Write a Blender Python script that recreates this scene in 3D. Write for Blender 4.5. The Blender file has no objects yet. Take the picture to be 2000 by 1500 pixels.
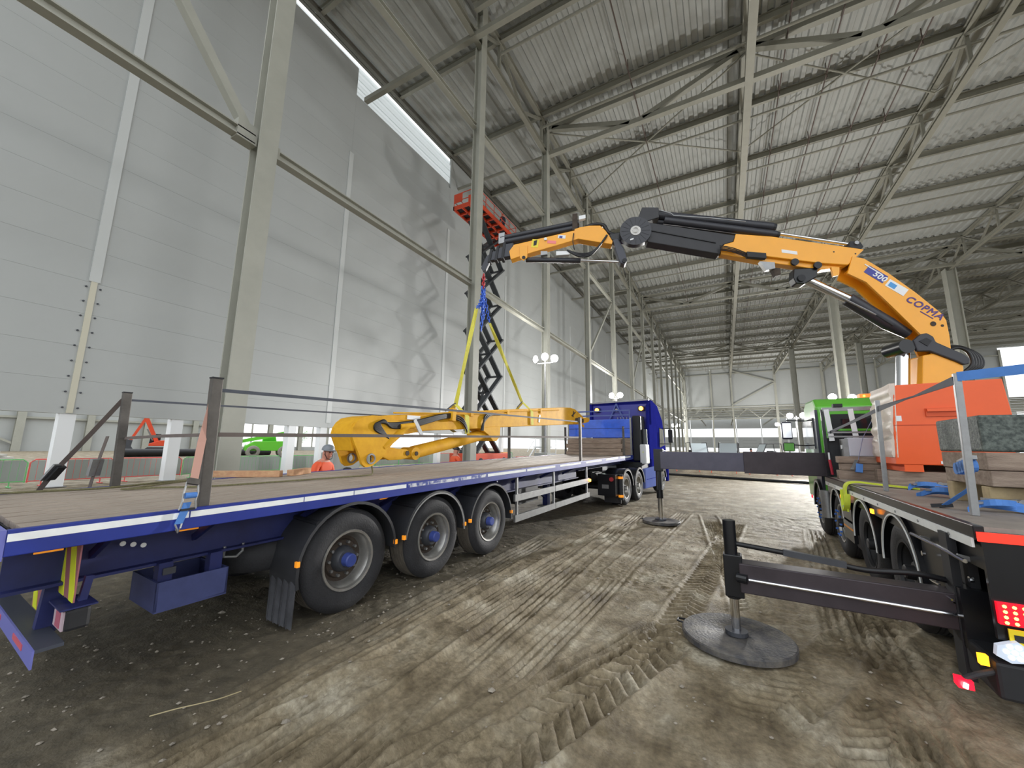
import bpy, bmesh, math, random
import numpy as np
from mathutils import Matrix, Vector, Euler
random.seed(7); np.random.seed(7)
D = bpy.data
SC = bpy.context.scene
COL = SC.collection

# ---------------------------------------------------------------- camera, sky, exposure
CAM_H = 1.72
def camera_axes(f, vx, vy, hs):
    y = Vector((vx - 1000, -(vy - 750), -f))
    z = y.cross(Vector((1, -hs, 0))).normalized()
    if z.y < 0: z = -z
    y.normalize()
    return y.cross(z), y, z
FPX = 755.0
ax, ay, az = camera_axes(FPX, 1418, 877, .013)
cam_d = D.cameras.new('camera'); cam = D.objects.new('camera', cam_d); COL.objects.link(cam)
cam_d.sensor_width = 36; cam_d.lens = FPX * 36 / 2000; cam_d.clip_end = 600; cam_d.clip_start = .05
cam.matrix_world = Matrix(((ax.x, ax.y, ax.z, 0), (ay.x, ay.y, ay.z, 0), (az.x, az.y, az.z, CAM_H), (0, 0, 0, 1)))
SC.camera = cam
world = D.worlds.new('overcast_sky'); SC.world = world; world.use_nodes = True
bg = world.node_tree.nodes['Background']; bg.inputs[0].default_value = (.93, .97, 1, 1); bg.inputs[1].default_value = 1.15
vs = SC.view_settings; vs.view_transform = 'Standard'; vs.look = 'None'; vs.gamma = 1; vs.exposure = 0.6; vs.use_curve_mapping = False
SC.cycles.adaptive_threshold = .05; SC.cycles.max_bounces = 4; SC.cycles.diffuse_bounces = 3; SC.cycles.glossy_bounces = 2; SC.cycles.transmission_bounces = 3

# ---------------------------------------------------------------- materials
MATS = {}
def mat(name, rgb, rough=.6, metal=0, var=0, scale=3, rgb2=None, bump=0, bscale=40, emit=0, coat=0, stretch=None, thr=None, alpha=None, trans=0):
    if name in MATS: return MATS[name]
    m = D.materials.new(name); m.use_nodes = True; nt = m.node_tree; b = nt.nodes['Principled BSDF']
    lin = lambda c: tuple(((x/255)/12.92 if x/255 <= .04045 else ((x/255+.055)/1.055)**2.4) for x in c) + (1,)
    c = lin(rgb)
    b.inputs['Roughness'].default_value = rough; b.inputs['Metallic'].default_value = metal
    if coat: b.inputs['Coat Weight'].default_value = coat
    if trans: b.inputs['Transmission Weight'].default_value = trans
    if var or rgb2:
        tc = nt.nodes.new('ShaderNodeTexCoord'); mp = nt.nodes.new('ShaderNodeMapping'); n = nt.nodes.new('ShaderNodeTexNoise')
        nt.links.new(tc.outputs['Object'], mp.inputs[0]); nt.links.new(mp.outputs[0], n.inputs['Vector'])
        if stretch: mp.inputs['Scale'].default_value = stretch
        n.inputs['Scale'].default_value = scale; n.inputs['Detail'].default_value = 6; n.inputs['Roughness'].default_value = .65
        r = nt.nodes.new('ShaderNodeValToRGB'); e = r.color_ramp.elements
        t = thr or (.3, .7); e[0].position, e[1].position = t
        c2 = lin(rgb2) if rgb2 else tuple(min(1, x*(1+var)) for x in c[:3]) + (1,)
        c1 = c if rgb2 else tuple(x*(1-var) for x in c[:3]) + (1,)
        e[0].color, e[1].color = c1, c2
        nt.links.new(n.outputs['Fac'], r.inputs[0]); nt.links.new(r.outputs[0], b.inputs['Base Color'])
    else:
        b.inputs['Base Color'].default_value = c
    if bump:
        tc2 = nt.nodes.new('ShaderNodeTexCoord'); n2 = nt.nodes.new('ShaderNodeTexNoise'); bp = nt.nodes.new('ShaderNodeBump')
        mp2 = nt.nodes.new('ShaderNodeMapping'); nt.links.new(tc2.outputs['Object'], mp2.inputs[0])
        if stretch: mp2.inputs['Scale'].default_value = stretch
        nt.links.new(mp2.outputs[0], n2.inputs['Vector']); n2.inputs['Scale'].default_value = bscale; n2.inputs['Detail'].default_value = 5
        bp.inputs['Strength'].default_value = bump; bp.inputs['Distance'].default_value = .02
        nt.links.new(n2.outputs['Fac'], bp.inputs['Height']); nt.links.new(bp.outputs[0], b.inputs['Normal'])
    if emit:
        b.inputs['Emission Color'].default_value = c; b.inputs['Emission Strength'].default_value = emit
        if emit < 10: m.cycles.emission_sampling = 'NONE'
    MATS[name] = m
    return m
STEEL = mat('painted_steel_lit', (170, 170, 160), .5, .1, .07, 1.2)  # kept lighter for the columns; missing side light is put into the colour
RSTEEL = mat('roof_steel_shaded', (142, 141, 130), .55, .1, .07, 1.2)  # darker copy of the steel; weak light under the roof is painted in
CLAD = mat('cladding', (178, 181, 180), .38, 0, .03, .35)
CLADTRIM = mat('cladding_trim', (200, 203, 202), .4)
SHEET = mat('roof_sheet', (168, 170, 167), .7, 0, .06, .6)
WHITE = mat('white_paint', (232, 234, 236), .45)
BLACK = mat('black_paint', (24, 25, 29), .28, 0, .15, 6)
BLACKM = mat('black_matt', (33, 34, 38), .6, 0, .2, 5)
RUBBER = mat('tyre_rubber', (46, 46, 49), .75, 0, .22, 7, bump=.25, bscale=60)
MUDRUB = mat('muddy_rubber', (110, 103, 93), .9, 0, .25, 9, bump=.3)
PLASTIC = mat('mudguard_plastic', (50, 51, 55), .5, 0, .15, 4)
BLUE = mat('trailer_blue', (35, 52, 140), .4, 0, .18, 2.5)
DBLUE = mat('chassis_blue', (30, 38, 92), .5, 0, .3, 3)
TBLUE = mat('tractor_blue', (34, 38, 124), .55, 0, .1, 2)
LBLUE = mat('tractor_light_blue', (98, 110, 168), .55, 0, .06, 2)
HBLUE = mat('headboard_blue', (46, 98, 220), .3, 0, .16, 3, coat=.3)
RIM = mat('wheel_rim', (170, 168, 164), .35, .7, .2, 8)
BROWN = mat('rusty_disc', (72, 62, 54), .8, .2, .35, 9)
HUBB = mat('hub_blue', (62, 78, 150), .4)
REFLW = mat('reflective_white', (240, 243, 243), .3, 0, .08, 5)
WORNW = mat('worn_reflective', (60, 76, 150), .4, 0, rgb2=(214, 216, 220), scale=9, thr=(.42, .55))
GALV = mat('galvanised', (150, 151, 152), .42, .65, .14, 8)
RUSTY = mat('rusty_post', (96, 92, 88), .6, .5, .25, 6)
DECK = mat('deck_board', (182, 168, 154), .7, 0, rgb2=(134, 122, 111), scale=4, stretch=(8, .6, 8), bump=.3, bscale=12)
DECK2 = mat('deck_sheet', (160, 150, 140), .65, 0, rgb2=(126, 118, 112), scale=3, bump=.2)
WOOD = mat('new_timber', (205, 165, 125), .75, 0, rgb2=(176, 128, 96), scale=3, stretch=(1, 6, 6), bump=.15)
OLDWOOD = mat('old_timber', (170, 152, 136), .85, 0, rgb2=(124, 106, 94), scale=3, stretch=(1, 5, 7), bump=.3)
YEL = mat('load_yellow', (228, 172, 40), .65, 0, rgb2=(208, 150, 30), scale=5, thr=(.35, .75))
CRANEY = mat('crane_yellow', (246, 170, 40), .32, 0, .05, 2, coat=.25)
CHROME = mat('chrome', (225, 226, 230), .12, 1)
DGREY = mat('dark_grey_steel', (72, 74, 80), .45, .3, .12, 5)
SCIS = mat('scissor_steel', (64, 67, 70), .5, .2)
REDOR = mat('lift_red', (214, 74, 40), .45, 0, .06, 3)
ORANGE = mat('orange_box_paint', (242, 100, 48), .4, 0, .05, 1.5)
GREEN = mat('cab_green', (98, 184, 58), .3, 0, .05, 2, coat=.4)
LIME = mat('machine_green', (112, 214, 60), .4)
GLASS = mat('dark_glass', (36, 40, 48), .06, 0, coat=.6)
AMBER = mat('amber_lens', (242, 150, 40), .3, emit=.35)
AMBERL = mat('amber_lamp', (255, 150, 40), .3, emit=14)
REDL = mat('red_lamp', (255, 22, 40), .3, emit=4)
REDLED = mat('red_led', (255, 150, 60), .3, emit=9)
REDBAR = mat('red_reflector_glow', (240, 52, 36), .3, emit=.7)  # reflector, no lamp; the light it returns is painted in as a glow
WHL = mat('flood_glow', (255, 252, 244), .3, emit=60)
STRAPB = mat('blue_webbing', (80, 132, 206), .7, 0, .1, 10)
STRAPG = mat('grey_webbing', (74, 78, 88), .7, 0, .1, 10)
STRAPK = mat('brown_webbing', (98, 88, 84), .75, 0, .12, 10)
STRAPP = mat('pink_webbing', (196, 152, 138), .75)
STRAPY = mat('yellow_webbing', (214, 206, 84), .75, 0, .1, 12)
HIVIS = mat('lime_sling', (208, 222, 66), .75, 0, .08, 10)
ROPE = mat('rope', (112, 108, 78), .9, 0, .3, 60)
HOSE = mat('hose_black', (22, 22, 26), .45)
CHAINB = mat('blue_chain', (60, 104, 206), .4, .2)
CHAINR = mat('red_chain', (190, 40, 50), .4)
PAD = mat('pad_plastic', (62, 62, 66), .6, 0, rgb2=(120, 114, 104), scale=7, thr=(.42, .78), bump=.3)
PURPLE = mat('lettering_purple', (78, 48, 120), .4)
LABBLUE = mat('label_blue', (58, 62, 150), .4)
LABSKY = mat('label_sky', (70, 150, 215), .4)
LABPINK = mat('label_pink', (240, 130, 130), .4)
HAZY = mat('hazard_yellow', (214, 224, 40), .4)
HAZR = mat('hazard_red', (150, 92, 98), .5)
PLATEY = mat('plate_yellow', (242, 214, 40), .4)
SKIN = mat('skin', (205, 140, 120), .55)
HIOR = mat('hivis_orange', (238, 96, 56), .7)
NAVY = mat('navy_cloth', (44, 46, 62), .85)
HELM = mat('helmet_grey', (128, 134, 142), .35)
HELMK = mat('helmet_black', (28, 30, 36), .35)
BARG = mat('barrier_green', (112, 190, 120), .5)
BARGREY = mat('barrier_mesh_grey', (150, 156, 150), .6)
BARR = mat('barrier_red', (228, 92, 88), .5)
BAROR = mat('barrier_orange', (240, 100, 70), .5)
STONEM = mat('speckled_stone', (62, 70, 67), .6, 0, rgb2=(106, 114, 108), scale=26, thr=(.4, .62), bump=.3)
WRAP = mat('plastic_wrap', (226, 210, 198), .35, 0, .1, 6)

YEL.node_tree.nodes['Principled BSDF'].inputs['Specular IOR Level'].default_value = .2
for _m in (TBLUE, LBLUE): _m.node_tree.nodes['Principled BSDF'].inputs['Specular IOR Level'].default_value = 0
# ---------------------------------------------------------------- mesh helpers
ROOT = {}
class MB:
    """collects geometry in world space (through a frame matrix) for ONE mesh object"""
    def __init__(s, fr=None): s.v = []; s.f = []; s.fr = fr or Matrix()
    def add(s, vs_, fs):
        o = len(s.v); fr = s.fr
        s.v += [fr @ Vector(p) for p in vs_]; s.f += [tuple(i+o for i in f) for f in fs]; return s
    def box(s, a, b):
        x0, y0, z0 = a; x1, y1, z1 = b
        return s.add([(x0,y0,z0),(x1,y0,z0),(x1,y1,z0),(x0,y1,z0),(x0,y0,z1),(x1,y0,z1),(x1,y1,z1),(x0,y1,z1)],
                     [(0,3,2,1),(4,5,6,7),(0,1,5,4),(1,2,6,5),(2,3,7,6),(3,0,4,7)])
    def bar(s, p0, p1, w, h, up=(0,0,1), ofs=(0,0)):
        p0 = Vector(p0); p1 = Vector(p1); d = (p1-p0).normalized(); u = Vector(up)
        if abs(d.dot(u)) > .98: u = Vector((0,1,0)) if abs(d.y) < .9 else Vector((1,0,0))
        r = d.cross(u).normalized(); u = r.cross(d)
        c = []
        for p in (p0, p1):
            for a, b in ((-.5,-.5),(.5,-.5),(.5,.5),(-.5,.5)): c.append(p + r*(a*w+ofs[0]) + u*(b*h+ofs[1]))
        return s.add(c, [(0,1,2,3),(7,6,5,4),(0,4,5,1),(1,5,6,2),(2,6,7,3),(3,7,4,0)])
    def ibeam(s, p0, p1, w, h, t=.03, up=(0,0,1)):
        s.bar(p0, p1, w, t, up, (0, h/2-t/2)); s.bar(p0, p1, w, t, up, (0, -h/2+t/2)); return s.bar(p0, p1, t*.8, h-2*t, up)
    def cyl(s, p0, p1, r0, r1=None, n=16, caps=True):
        r1 = r0 if r1 is None else r1
        p0 = Vector(p0); p1 = Vector(p1); d = (p1-p0).normalized()
        u = d.orthogonal().normalized(); w = d.cross(u)
        c = []
        for p, r in ((p0, r0), (p1, r1)):
            for i in range(n):
                a = 2*math.pi*i/n; c.append(p + u*(r*math.cos(a)) + w*(r*math.sin(a)))
        f = [(i, (i+1) % n, n+(i+1) % n, n+i) for i in range(n)]
        if caps: f += [tuple(range(n-1, -1, -1)), tuple(range(n, 2*n))]
        return s.add(c, f)
    def tube(s, pts, r, n=8):
        pts = [Vector(p) for p in pts]; c = []; u = None
        for i, p in enumerate(pts):
            d = (pts[min(i+1, len(pts)-1)] - pts[max(i-1, 0)]).normalized()
            u = d.orthogonal().normalized() if u is None else (u - d*u.dot(d)).normalized()
            w = d.cross(u)
            for k in range(n):
                a = 2*math.pi*k/n; c.append(p + u*(r*math.cos(a)) + w*(r*math.sin(a)))
        f = [(i*n+k, i*n+(k+1) % n, (i+1)*n+(k+1) % n, (i+1)*n+k) for i in range(len(pts)-1) for k in range(n)]
        f += [tuple(range(n-1, -1, -1)), tuple(range((len(pts)-1)*n, len(pts)*n))]
        return s.add(c, f)
    def band(s, pts, w, t=.006, side=(1,0,0)):
        """flat webbing along pts; side = direction of its width (one, or one per point)"""
        c = []; pts = [Vector(p) for p in pts]
        for i, p in enumerate(pts):
            sd = Vector(side[i] if isinstance(side[0], (tuple, list, Vector)) else side).normalized()
            d = (pts[min(i+1, len(pts)-1)] - pts[max(i-1, 0)]).normalized(); nn = d.cross(sd).normalized()
            for a, b in ((-1,-1),(1,-1),(1,1),(-1,1)): c.append(p + sd*(a*w/2) + nn*(b*t/2))
        f = [(i*4+k, i*4+(k+1) % 4, (i+1)*4+(k+1) % 4, (i+1)*4+k) for i in range(len(pts)-1) for k in range(4)]
        f += [(3,2,1,0), tuple(len(c)-4+k for k in range(4))]
        return s.add(c, f)
    def prism(s, poly, fn, t0, t1):
        """poly of (a,b); fn(a,b,t)->point; extruded from t0 to t1"""
        n = len(poly); c = [fn(a, b, t0) for a, b in poly] + [fn(a, b, t1) for a, b in poly]
        return s.add(c, [tuple(range(n-1, -1, -1)), tuple(range(n, 2*n))] + [(i, (i+1) % n, n+(i+1) % n, n+i) for i in range(n)])
    def lathe(s, prof, fn, n=40, a0=0, a1=2*math.pi, close=False):
        """prof of (x along axis, r); fn(x, r*cos, r*sin)->point"""
        full = abs(a1-a0-2*math.pi) < 1e-6; m = n if full else n+1; k = len(prof); c = []
        for i in range(m):
            a = a0+(a1-a0)*i/n
            for x, r in prof: c.append(fn(x, r*math.cos(a), r*math.sin(a)))
        f = []
        for i in range(n):
            j = (i+1) % m
            for q in range(k if close else k-1):
                q2 = (q+1) % k; f.append((i*k+q, i*k+q2, j*k+q2, j*k+q))
        if close and not full: f += [tuple(range(k)), tuple((m-1)*k+q for q in range(k-1, -1, -1))]
        return s.add(c, f)
    def mesh(s, name, inv=None, smooth=None):
        me = D.meshes.new(name); vv = [tuple(inv @ p) for p in s.v] if inv else [tuple(p) for p in s.v]
        me.from_pydata(vv, [], s.f); me.update()
        bm = bmesh.new(); bm.from_mesh(me); bmesh.ops.recalc_face_normals(bm, faces=bm.faces); bm.to_mesh(me); bm.free()
        if smooth is not None:
            me.polygons.foreach_set('use_smooth', [True]*len(me.polygons)); me.set_sharp_from_angle(angle=math.radians(smooth))
        return me
    def build(s, name, m, parent=None, smooth=None, bevel=0):
        inv = ROOT.get(parent.name) if parent else None
        o = D.objects.new(name, s.mesh(name, inv, smooth)); o.data.materials.append(m); COL.objects.link(o)
        if parent: o.parent = parent; ROOT[o.name] = inv or Matrix()
        else: ROOT[o.name] = Matrix()
        if bevel:
            b = o.modifiers.new('edge', 'BEVEL'); b.width = bevel; b.segments = 2; b.limit_method = 'ANGLE'
        return o
def root(name, M, label, cat, group=None, kind=None):
    o = D.objects.new(name, None); COL.objects.link(o); o.matrix_world = M; o.empty_display_size = .2
    ROOT[o.name] = M.inverted(); return tag(o, label, cat, group, kind)
def tag(o, label, cat, group=None, kind=None):
    o['label'] = label; o['category'] = cat
    if group: o['group'] = group
    if kind: o['kind'] = kind
    return o
def at(x, y, z=0, rz=0): return Matrix.Translation((x, y, z)) @ Matrix.Rotation(rz, 4, 'Z')
def inst(src, parent, loc, rot=None, name=None):
    """a copy of a mesh object (and its children) placed in parent's space"""
    o = src.copy(); COL.objects.link(o); o.parent = parent; o.matrix_basis = Matrix.Translation(loc) @ (rot or Matrix())
    ROOT[o.name] = ROOT.get(parent.name, Matrix()) if parent else Matrix()
    for ch in src.children:
        c = ch.copy(); COL.objects.link(c); c.parent = o; c.matrix_basis = ch.matrix_basis
    return o
def text_mesh(txt, size, extr=.002, shear=0):
    cu = D.curves.new('lettering', 'FONT'); cu.body = txt; cu.size = size; cu.extrude = extr; cu.shear = shear; cu.align_x = 'CENTER'; cu.align_y = 'CENTER'; cu.space_character = 1.12
    ob = D.objects.new('lettering', cu); COL.objects.link(ob); bpy.context.view_layer.update()
    me = D.meshes.new_from_object(ob.evaluated_get(bpy.context.evaluated_depsgraph_get())); D.objects.remove(ob)
    bm = bmesh.new()
    for k, (dx, dy) in enumerate(((0, 0), (1, 0), (-1, 0), (0, 1), (0, -1))):
        cp = me.copy(); cp.transform(Matrix.Translation((dx*size*.028, dy*size*.028, k*.00015))); bm.from_mesh(cp); D.meshes.remove(cp)
    bm.to_mesh(me); bm.free(); return me
def put_text(txt, size, M, m, parent, extr=.002, shear=0, name='lettering'):
    me = text_mesh(txt, size, extr, shear); me.transform((ROOT[parent.name]) @ M); me.materials.clear(); me.materials.append(m)
    o = D.objects.new(name, me); COL.objects.link(o); o.parent = parent; ROOT[o.name] = ROOT[parent.name]; return o
ORD = ['first','second','third','fourth','fifth','sixth','seventh','eighth','ninth','tenth','eleventh','twelfth','thirteenth','fourteenth','fifteenth','sixteenth','seventeenth','eighteenth','nineteenth','twentieth','twenty-first','twenty-second','twenty-third','twenty-fourth','twenty-fifth','twenty-sixth','twenty-seventh','twenty-eighth']

# ---------------------------------------------------------------- ground
def smooth_noise(X, Y, sc, seed):
    r = np.random.RandomState(seed); g = r.rand(256, 256)
    x = X/sc; y = Y/sc; xi = np.floor(x).astype(int); yi = np.floor(y).astype(int); fx = x-xi; fy = y-yi
    fx = fx*fx*(3-2*fx); fy = fy*fy*(3-2*fy); a = lambda i, j: g[(xi+i) % 256, (yi+j) % 256]
    return (a(0,0)*(1-fx)+a(1,0)*fx)*(1-fy)+(a(0,1)*(1-fx)+a(1,1)*fx)*fy-.5
def grow(start, step, end, k=1.18):
    out = []; p = start; s = step
    while abs(p-start) < abs(end-start): s *= k; p += s; out.append(p)
    return out
STEP = .028
FS = .0145
fx_ = np.concatenate([np.arange(-7.5, -4.2, .032), np.arange(-4.2, 2.2, FS), np.arange(2.2, 4.6, .032)]); fy_ = np.concatenate([np.arange(.3, 1.0, .028), np.arange(1.0, 6.4, FS), np.arange(6.4, 9, .022), np.arange(9, 13, .04)])
xs = np.array(sorted(grow(fx_[0], -STEP, -190)) + list(fx_) + grow(fx_[-1], STEP, 150))
ys = np.array(sorted(grow(fy_[0], -STEP, -60)) + list(fy_) + grow(fy_[-1], STEP, 260))
X, Y = np.meshgrid(xs, ys, indexing='ij')
near = np.clip(1-np.maximum(np.abs(X+1.5)-5.5, 0)/3, 0, 1)*np.clip(1-np.maximum(np.abs(Y-6)-6, 0)/3, 0, 1)
Hh = .035*smooth_noise(X, Y, 1.3, 1)+.022*smooth_noise(X, Y, .45, 2)+.014*smooth_noise(X, Y, .17, 3)+.010*smooth_noise(X, Y, .075, 4)*np.clip(.9+2.5*smooth_noise(X, Y, .9, 21), .15, 2)+.006*smooth_noise(X, Y, .036, 6)*np.clip(.8+3*smooth_noise(X, Y, .7, 22), 0, 2)
def tread(xc, yc, ang, w, depth, pitch, y0, y1, chev=0):
    """a tyre track: ribs along the run, or chevron bars when chev"""
    global Hh
    dx = X-xc; dy = Y-yc; u = dx*math.cos(ang)-dy*math.sin(ang); v = dx*math.sin(ang)+dy*math.cos(ang)
    m = np.clip((w/2-np.abs(u))/.03, 0, 1)*np.clip((v-y0)/.3, 0, 1)*np.clip((y1-v)/.3, 0, 1)
    m = m*np.clip(.75+2.2*smooth_noise(X, Y, .8, 11), 0, 1)
    if chev:
        ph = (v+np.abs(u)*.8)/pitch*2*math.pi + np.where(u > 0, math.pi, 0)
        pat = np.clip(np.sin(ph)*1.8, -1, 1)
    else:
        pat = np.clip(np.sin(u/pitch*2*math.pi)*1.6, -1, 1)
    Hh = Hh + m*(depth*.5*pat-depth*.6) + depth*.8*np.exp(-((np.abs(u)-w/2-.03)/.03)**2)*np.clip((v-y0)/.3, 0, 1)*np.clip((y1-v)/.3, 0, 1)*.6
tread(-2.95, 2, -.03, .36, .04, .085, -1, 5.5)
tread(-2.45, 2, .03, .42, .05, .075, -1.2, 8)
tread(-2.62, 1.9, .34, .26, .045, .085, -.5, .9)
tread(-1.98, 2, -.02, .32, .042, .08, -1.2, 9)
tread(-1.55, 3, .05, .34, .036, .075, -1, 9)
tread(-1.0, 2.9, .33, .44, .06, .15, -1.1, 1.7, 1)
tread(-1.5, 2.3, .36, .2, .04, .06, -.8, 2.4)
tread(-.5, 5, .1, .36, .04, .12, -1.5, 6, 1)
tread(.8, 4.6, .5, .42, .05, .12, -1.6, 2.2, 1)
tread(1.0, 6, .12, .36, .04, .08, -1.5, 5)
tread(-.15, 8, -.1, .36, .04, .12, -3, 4, 1)
tread(.35, 2.3, .35, .42, .045, .12, -1.2, 3, 1)
tread(.95, 3.3, .1, .36, .04, .08, -1.5, 2.5)
flat = np.zeros_like(X)
for cx, cy, r in ((-.03, 4.25, .62), (-1.5, 9.95, .55)): flat = np.maximum(flat, np.clip(1.6-np.hypot(X-cx, Y-cy)/r, 0, 1))
Hh = Hh*(1-.85*flat)-.015*flat
Hh = np.minimum(Hh*near, .05) + (1-near)*.05*smooth_noise(X, Y, 4, 5)
Z = Hh-.012
nx, ny = X.shape
me = D.meshes.new('floor'); vv = np.stack([X, Y, Z], -1).reshape(-1, 3)
ii = (np.arange(nx-1)[:, None]*ny+np.arange(ny-1)[None, :]).reshape(-1)
ff = np.stack([ii, ii+ny, ii+ny+1, ii+1], -1)
me.vertices.add(len(vv)); me.vertices.foreach_set('co', vv.astype(np.float32).ravel())
me.loops.add(ff.size); me.loops.foreach_set('vertex_index', ff.astype(np.int32).ravel())
me.polygons.add(len(ff)); me.polygons.foreach_set('loop_start', np.arange(0, ff.size, 4, dtype=np.int32))
me.update(calc_edges=True); me.polygons.foreach_set('use_smooth', [True]*len(ff))
GROUND = D.materials.new('churned_mud'); GROUND.use_nodes = True
nt = GROUND.node_tree; b = nt.nodes['Principled BSDF']; b.inputs['Roughness'].default_value = .85
def N(t, **k):
    n = nt.nodes.new('ShaderNode'+t)
    for a, c in k.items(): n.inputs[a].default_value = c
    return n
L = nt.links.new
tc = N('TexCoord')
def noise(scale, det=6, vec=None, stretch=None):
    n = N('TexNoise', Scale=scale, Detail=det, Roughness=.6)
    if stretch:
        mp = N('Mapping'); mp.inputs['Scale'].default_value = stretch; L(tc.outputs['Object'], mp.inputs[0]); L(mp.outputs[0], n.inputs['Vector'])
    else: L(tc.outputs['Object'], n.inputs['Vector'])
    return n.outputs['Fac']
def ramp(fac, stops):
    r = N('ValToRGB'); e = r.color_ramp.elements
    while len(e) < len(stops): e.new(.5)
    for q, (p, c) in zip(e, stops): q.position = p; q.color = c if len(c) == 4 else tuple(((x/255+.055)/1.055)**2.4 for x in c)+(1,)
    L(fac, r.inputs[0]); return r.outputs[0]
def mix(fac, a, c, typ='MIX'):
    m = nt.nodes.new('ShaderNodeMix'); m.data_type = 'RGBA'; m.blend_type = typ
    if isinstance(fac, float): m.inputs[0].default_value = fac
    else: L(fac, m.inputs[0])
    for s_, v_ in ((6, a), (7, c)):
        if isinstance(v_, tuple): m.inputs[s_].default_value = v_
        else: L(v_, m.inputs[s_])
    return m.outputs[2]
base = ramp(noise(1.7, 9), [(.34, (100, 88, 66)), (.48, (138, 126, 103)), (.56, (152, 142, 121)), (.68, (184, 177, 160))])
fine = ramp(noise(26, 8), [(.3, (.62, .60, .57, 1)), (.7, (1.2, 1.2, 1.2, 1))])
streak = ramp(noise(2.2, 8, stretch=(4, .9, 1)), [(.33, (.62, .59, .54, 1)), (.62, (1.2, 1.2, 1.2, 1))])
c_ = mix(1.0, base, fine, 'MULTIPLY'); c_ = mix(.7, c_, streak, 'MULTIPLY')
damp_shade = ramp(noise(7, 8), [(.3, (74, 68, 55)), (.6, (98, 90, 74)), (.8, (136, 129, 112))])  # dark damp soil; part of the trailer's shade is put into the colour
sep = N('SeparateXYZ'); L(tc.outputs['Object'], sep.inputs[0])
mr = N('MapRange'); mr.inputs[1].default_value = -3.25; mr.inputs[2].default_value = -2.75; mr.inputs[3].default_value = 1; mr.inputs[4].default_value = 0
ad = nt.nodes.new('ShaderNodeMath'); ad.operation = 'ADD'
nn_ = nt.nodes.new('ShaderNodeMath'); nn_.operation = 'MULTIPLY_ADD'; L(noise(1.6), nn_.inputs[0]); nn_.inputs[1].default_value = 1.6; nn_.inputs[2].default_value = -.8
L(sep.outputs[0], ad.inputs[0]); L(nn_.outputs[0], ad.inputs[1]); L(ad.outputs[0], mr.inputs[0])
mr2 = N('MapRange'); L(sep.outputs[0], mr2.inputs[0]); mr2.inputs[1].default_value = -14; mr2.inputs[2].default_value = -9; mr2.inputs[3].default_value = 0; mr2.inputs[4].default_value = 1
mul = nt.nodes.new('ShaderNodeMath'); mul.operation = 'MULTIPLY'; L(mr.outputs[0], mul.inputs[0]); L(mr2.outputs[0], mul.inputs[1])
L(mix(mul.outputs[0], c_, damp_shade), b.inputs['Base Color'])
rr = N('MapRange'); L(noise(3), rr.inputs[0]); rr.inputs[3].default_value = .6; rr.inputs[4].default_value = 1.0; L(rr.outputs[0], b.inputs['Roughness'])
bp = N('Bump', Strength=.6, Distance=.025); L(noise(38, 10), bp.inputs['Height']); L(bp.outputs[0], b.inputs['Normal'])
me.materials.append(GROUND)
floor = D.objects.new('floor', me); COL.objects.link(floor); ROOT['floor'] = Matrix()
tag(floor, 'rutted bare earth floor with tyre tracks and wet patches, trailer shade painted in', 'ground', kind='structure')
# ---------------------------------------------------------------- building shell
XA, XB, ROOF = -21.8, -12.1, 30.25
BAY = 11.0
COLY = [5.7, 17.4, 27.6, 38.6, 49.7, 60.7, 71.7, 82.7, 93.7, 104.7, 115.7, 126.7, 137.7, 148.7]
JOINT = [4.8+BAY*i for i in range(-2, 15)]
# cladding: one child per panel
wl = MB().box((XA-.24, -18, 2.72), (XA-.13, 156, 26.85)).build('wall_left', CLAD)
tag(wl, 'tall pale grey panel-clad side wall stopping above head height', 'wall', kind='structure')
PH = 1.31
MB().box((XA-.2, 26.8, 28.9), (XA-.02, 156, ROOF+.28)).build('top_closure', CLAD, wl)
pan = MB().box((-.13, .003, .002), (0, BAY-.003, PH-.002)).build('cladding_panel', CLAD, wl, bevel=.0025)
first = True
rows = int((29.9-2.72)/PH)
for j in range(len(JOINT)-1):
    if JOINT[j] > 150: continue
    for i in range(rows):
        z = 2.72+i*PH
        if z > 25.6 and 15 < JOINT[j] < 25: continue
        if first: pan.location = (XA, JOINT[j], z); first = False
        else: inst(pan, wl, (XA, JOINT[j], z))
tr = MB().box((0, -.16, 8.0), (.05, .16, 27)).build('joint_cover', CLADTRIM, wl); tr.location = (XA, 4.8, 0)
for y in JOINT[3:]: inst(tr, wl, (XA, y, -5.0 if y < 30 else -5.2))
bt = MB().box((0, -.09, 2.75), (.04, .09, 8.0)).build('joint_backing', mat('joint_backing', (206, 202, 184), .6), wl); bt.location = (XA, 4.8, 0)
sc = MB()
for i in range(9):
    for s in (-1, 1): sc.cyl((0, s*.2, 2.95+i*.6), (.04, s*.2, 2.95+i*.6), .035, n=8)
sb = sc.build('fixing_bolt', DGREY, wl); sb.location = (XA, 4.8, 0); sb['kind'] = 'stuff'
# outer white sheet seen through the gap under the eaves
ow = MB()
for k in range(16): ow.box((XA-1.5+.04*(k % 2), -8, 25+.36*k), (XA-1.4+.04*(k % 2), 46, 25+.36*(k+1)))
TLS = D.materials.new('translucent_sheet'); TLS.use_nodes = True; _n = TLS.node_tree; _t = _n.nodes.new('ShaderNodeBsdfTranslucent'); _t.inputs[0].default_value = (.8, .82, .82, 1); _n.links.new(_t.outputs[0], _n.nodes['Material Output'].inputs[0])
tag(ow.build('wall_outer', TLS), 'bright translucent ribbed outer sheet showing in the gap under the eaves', 'wall', kind='structure')
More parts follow.
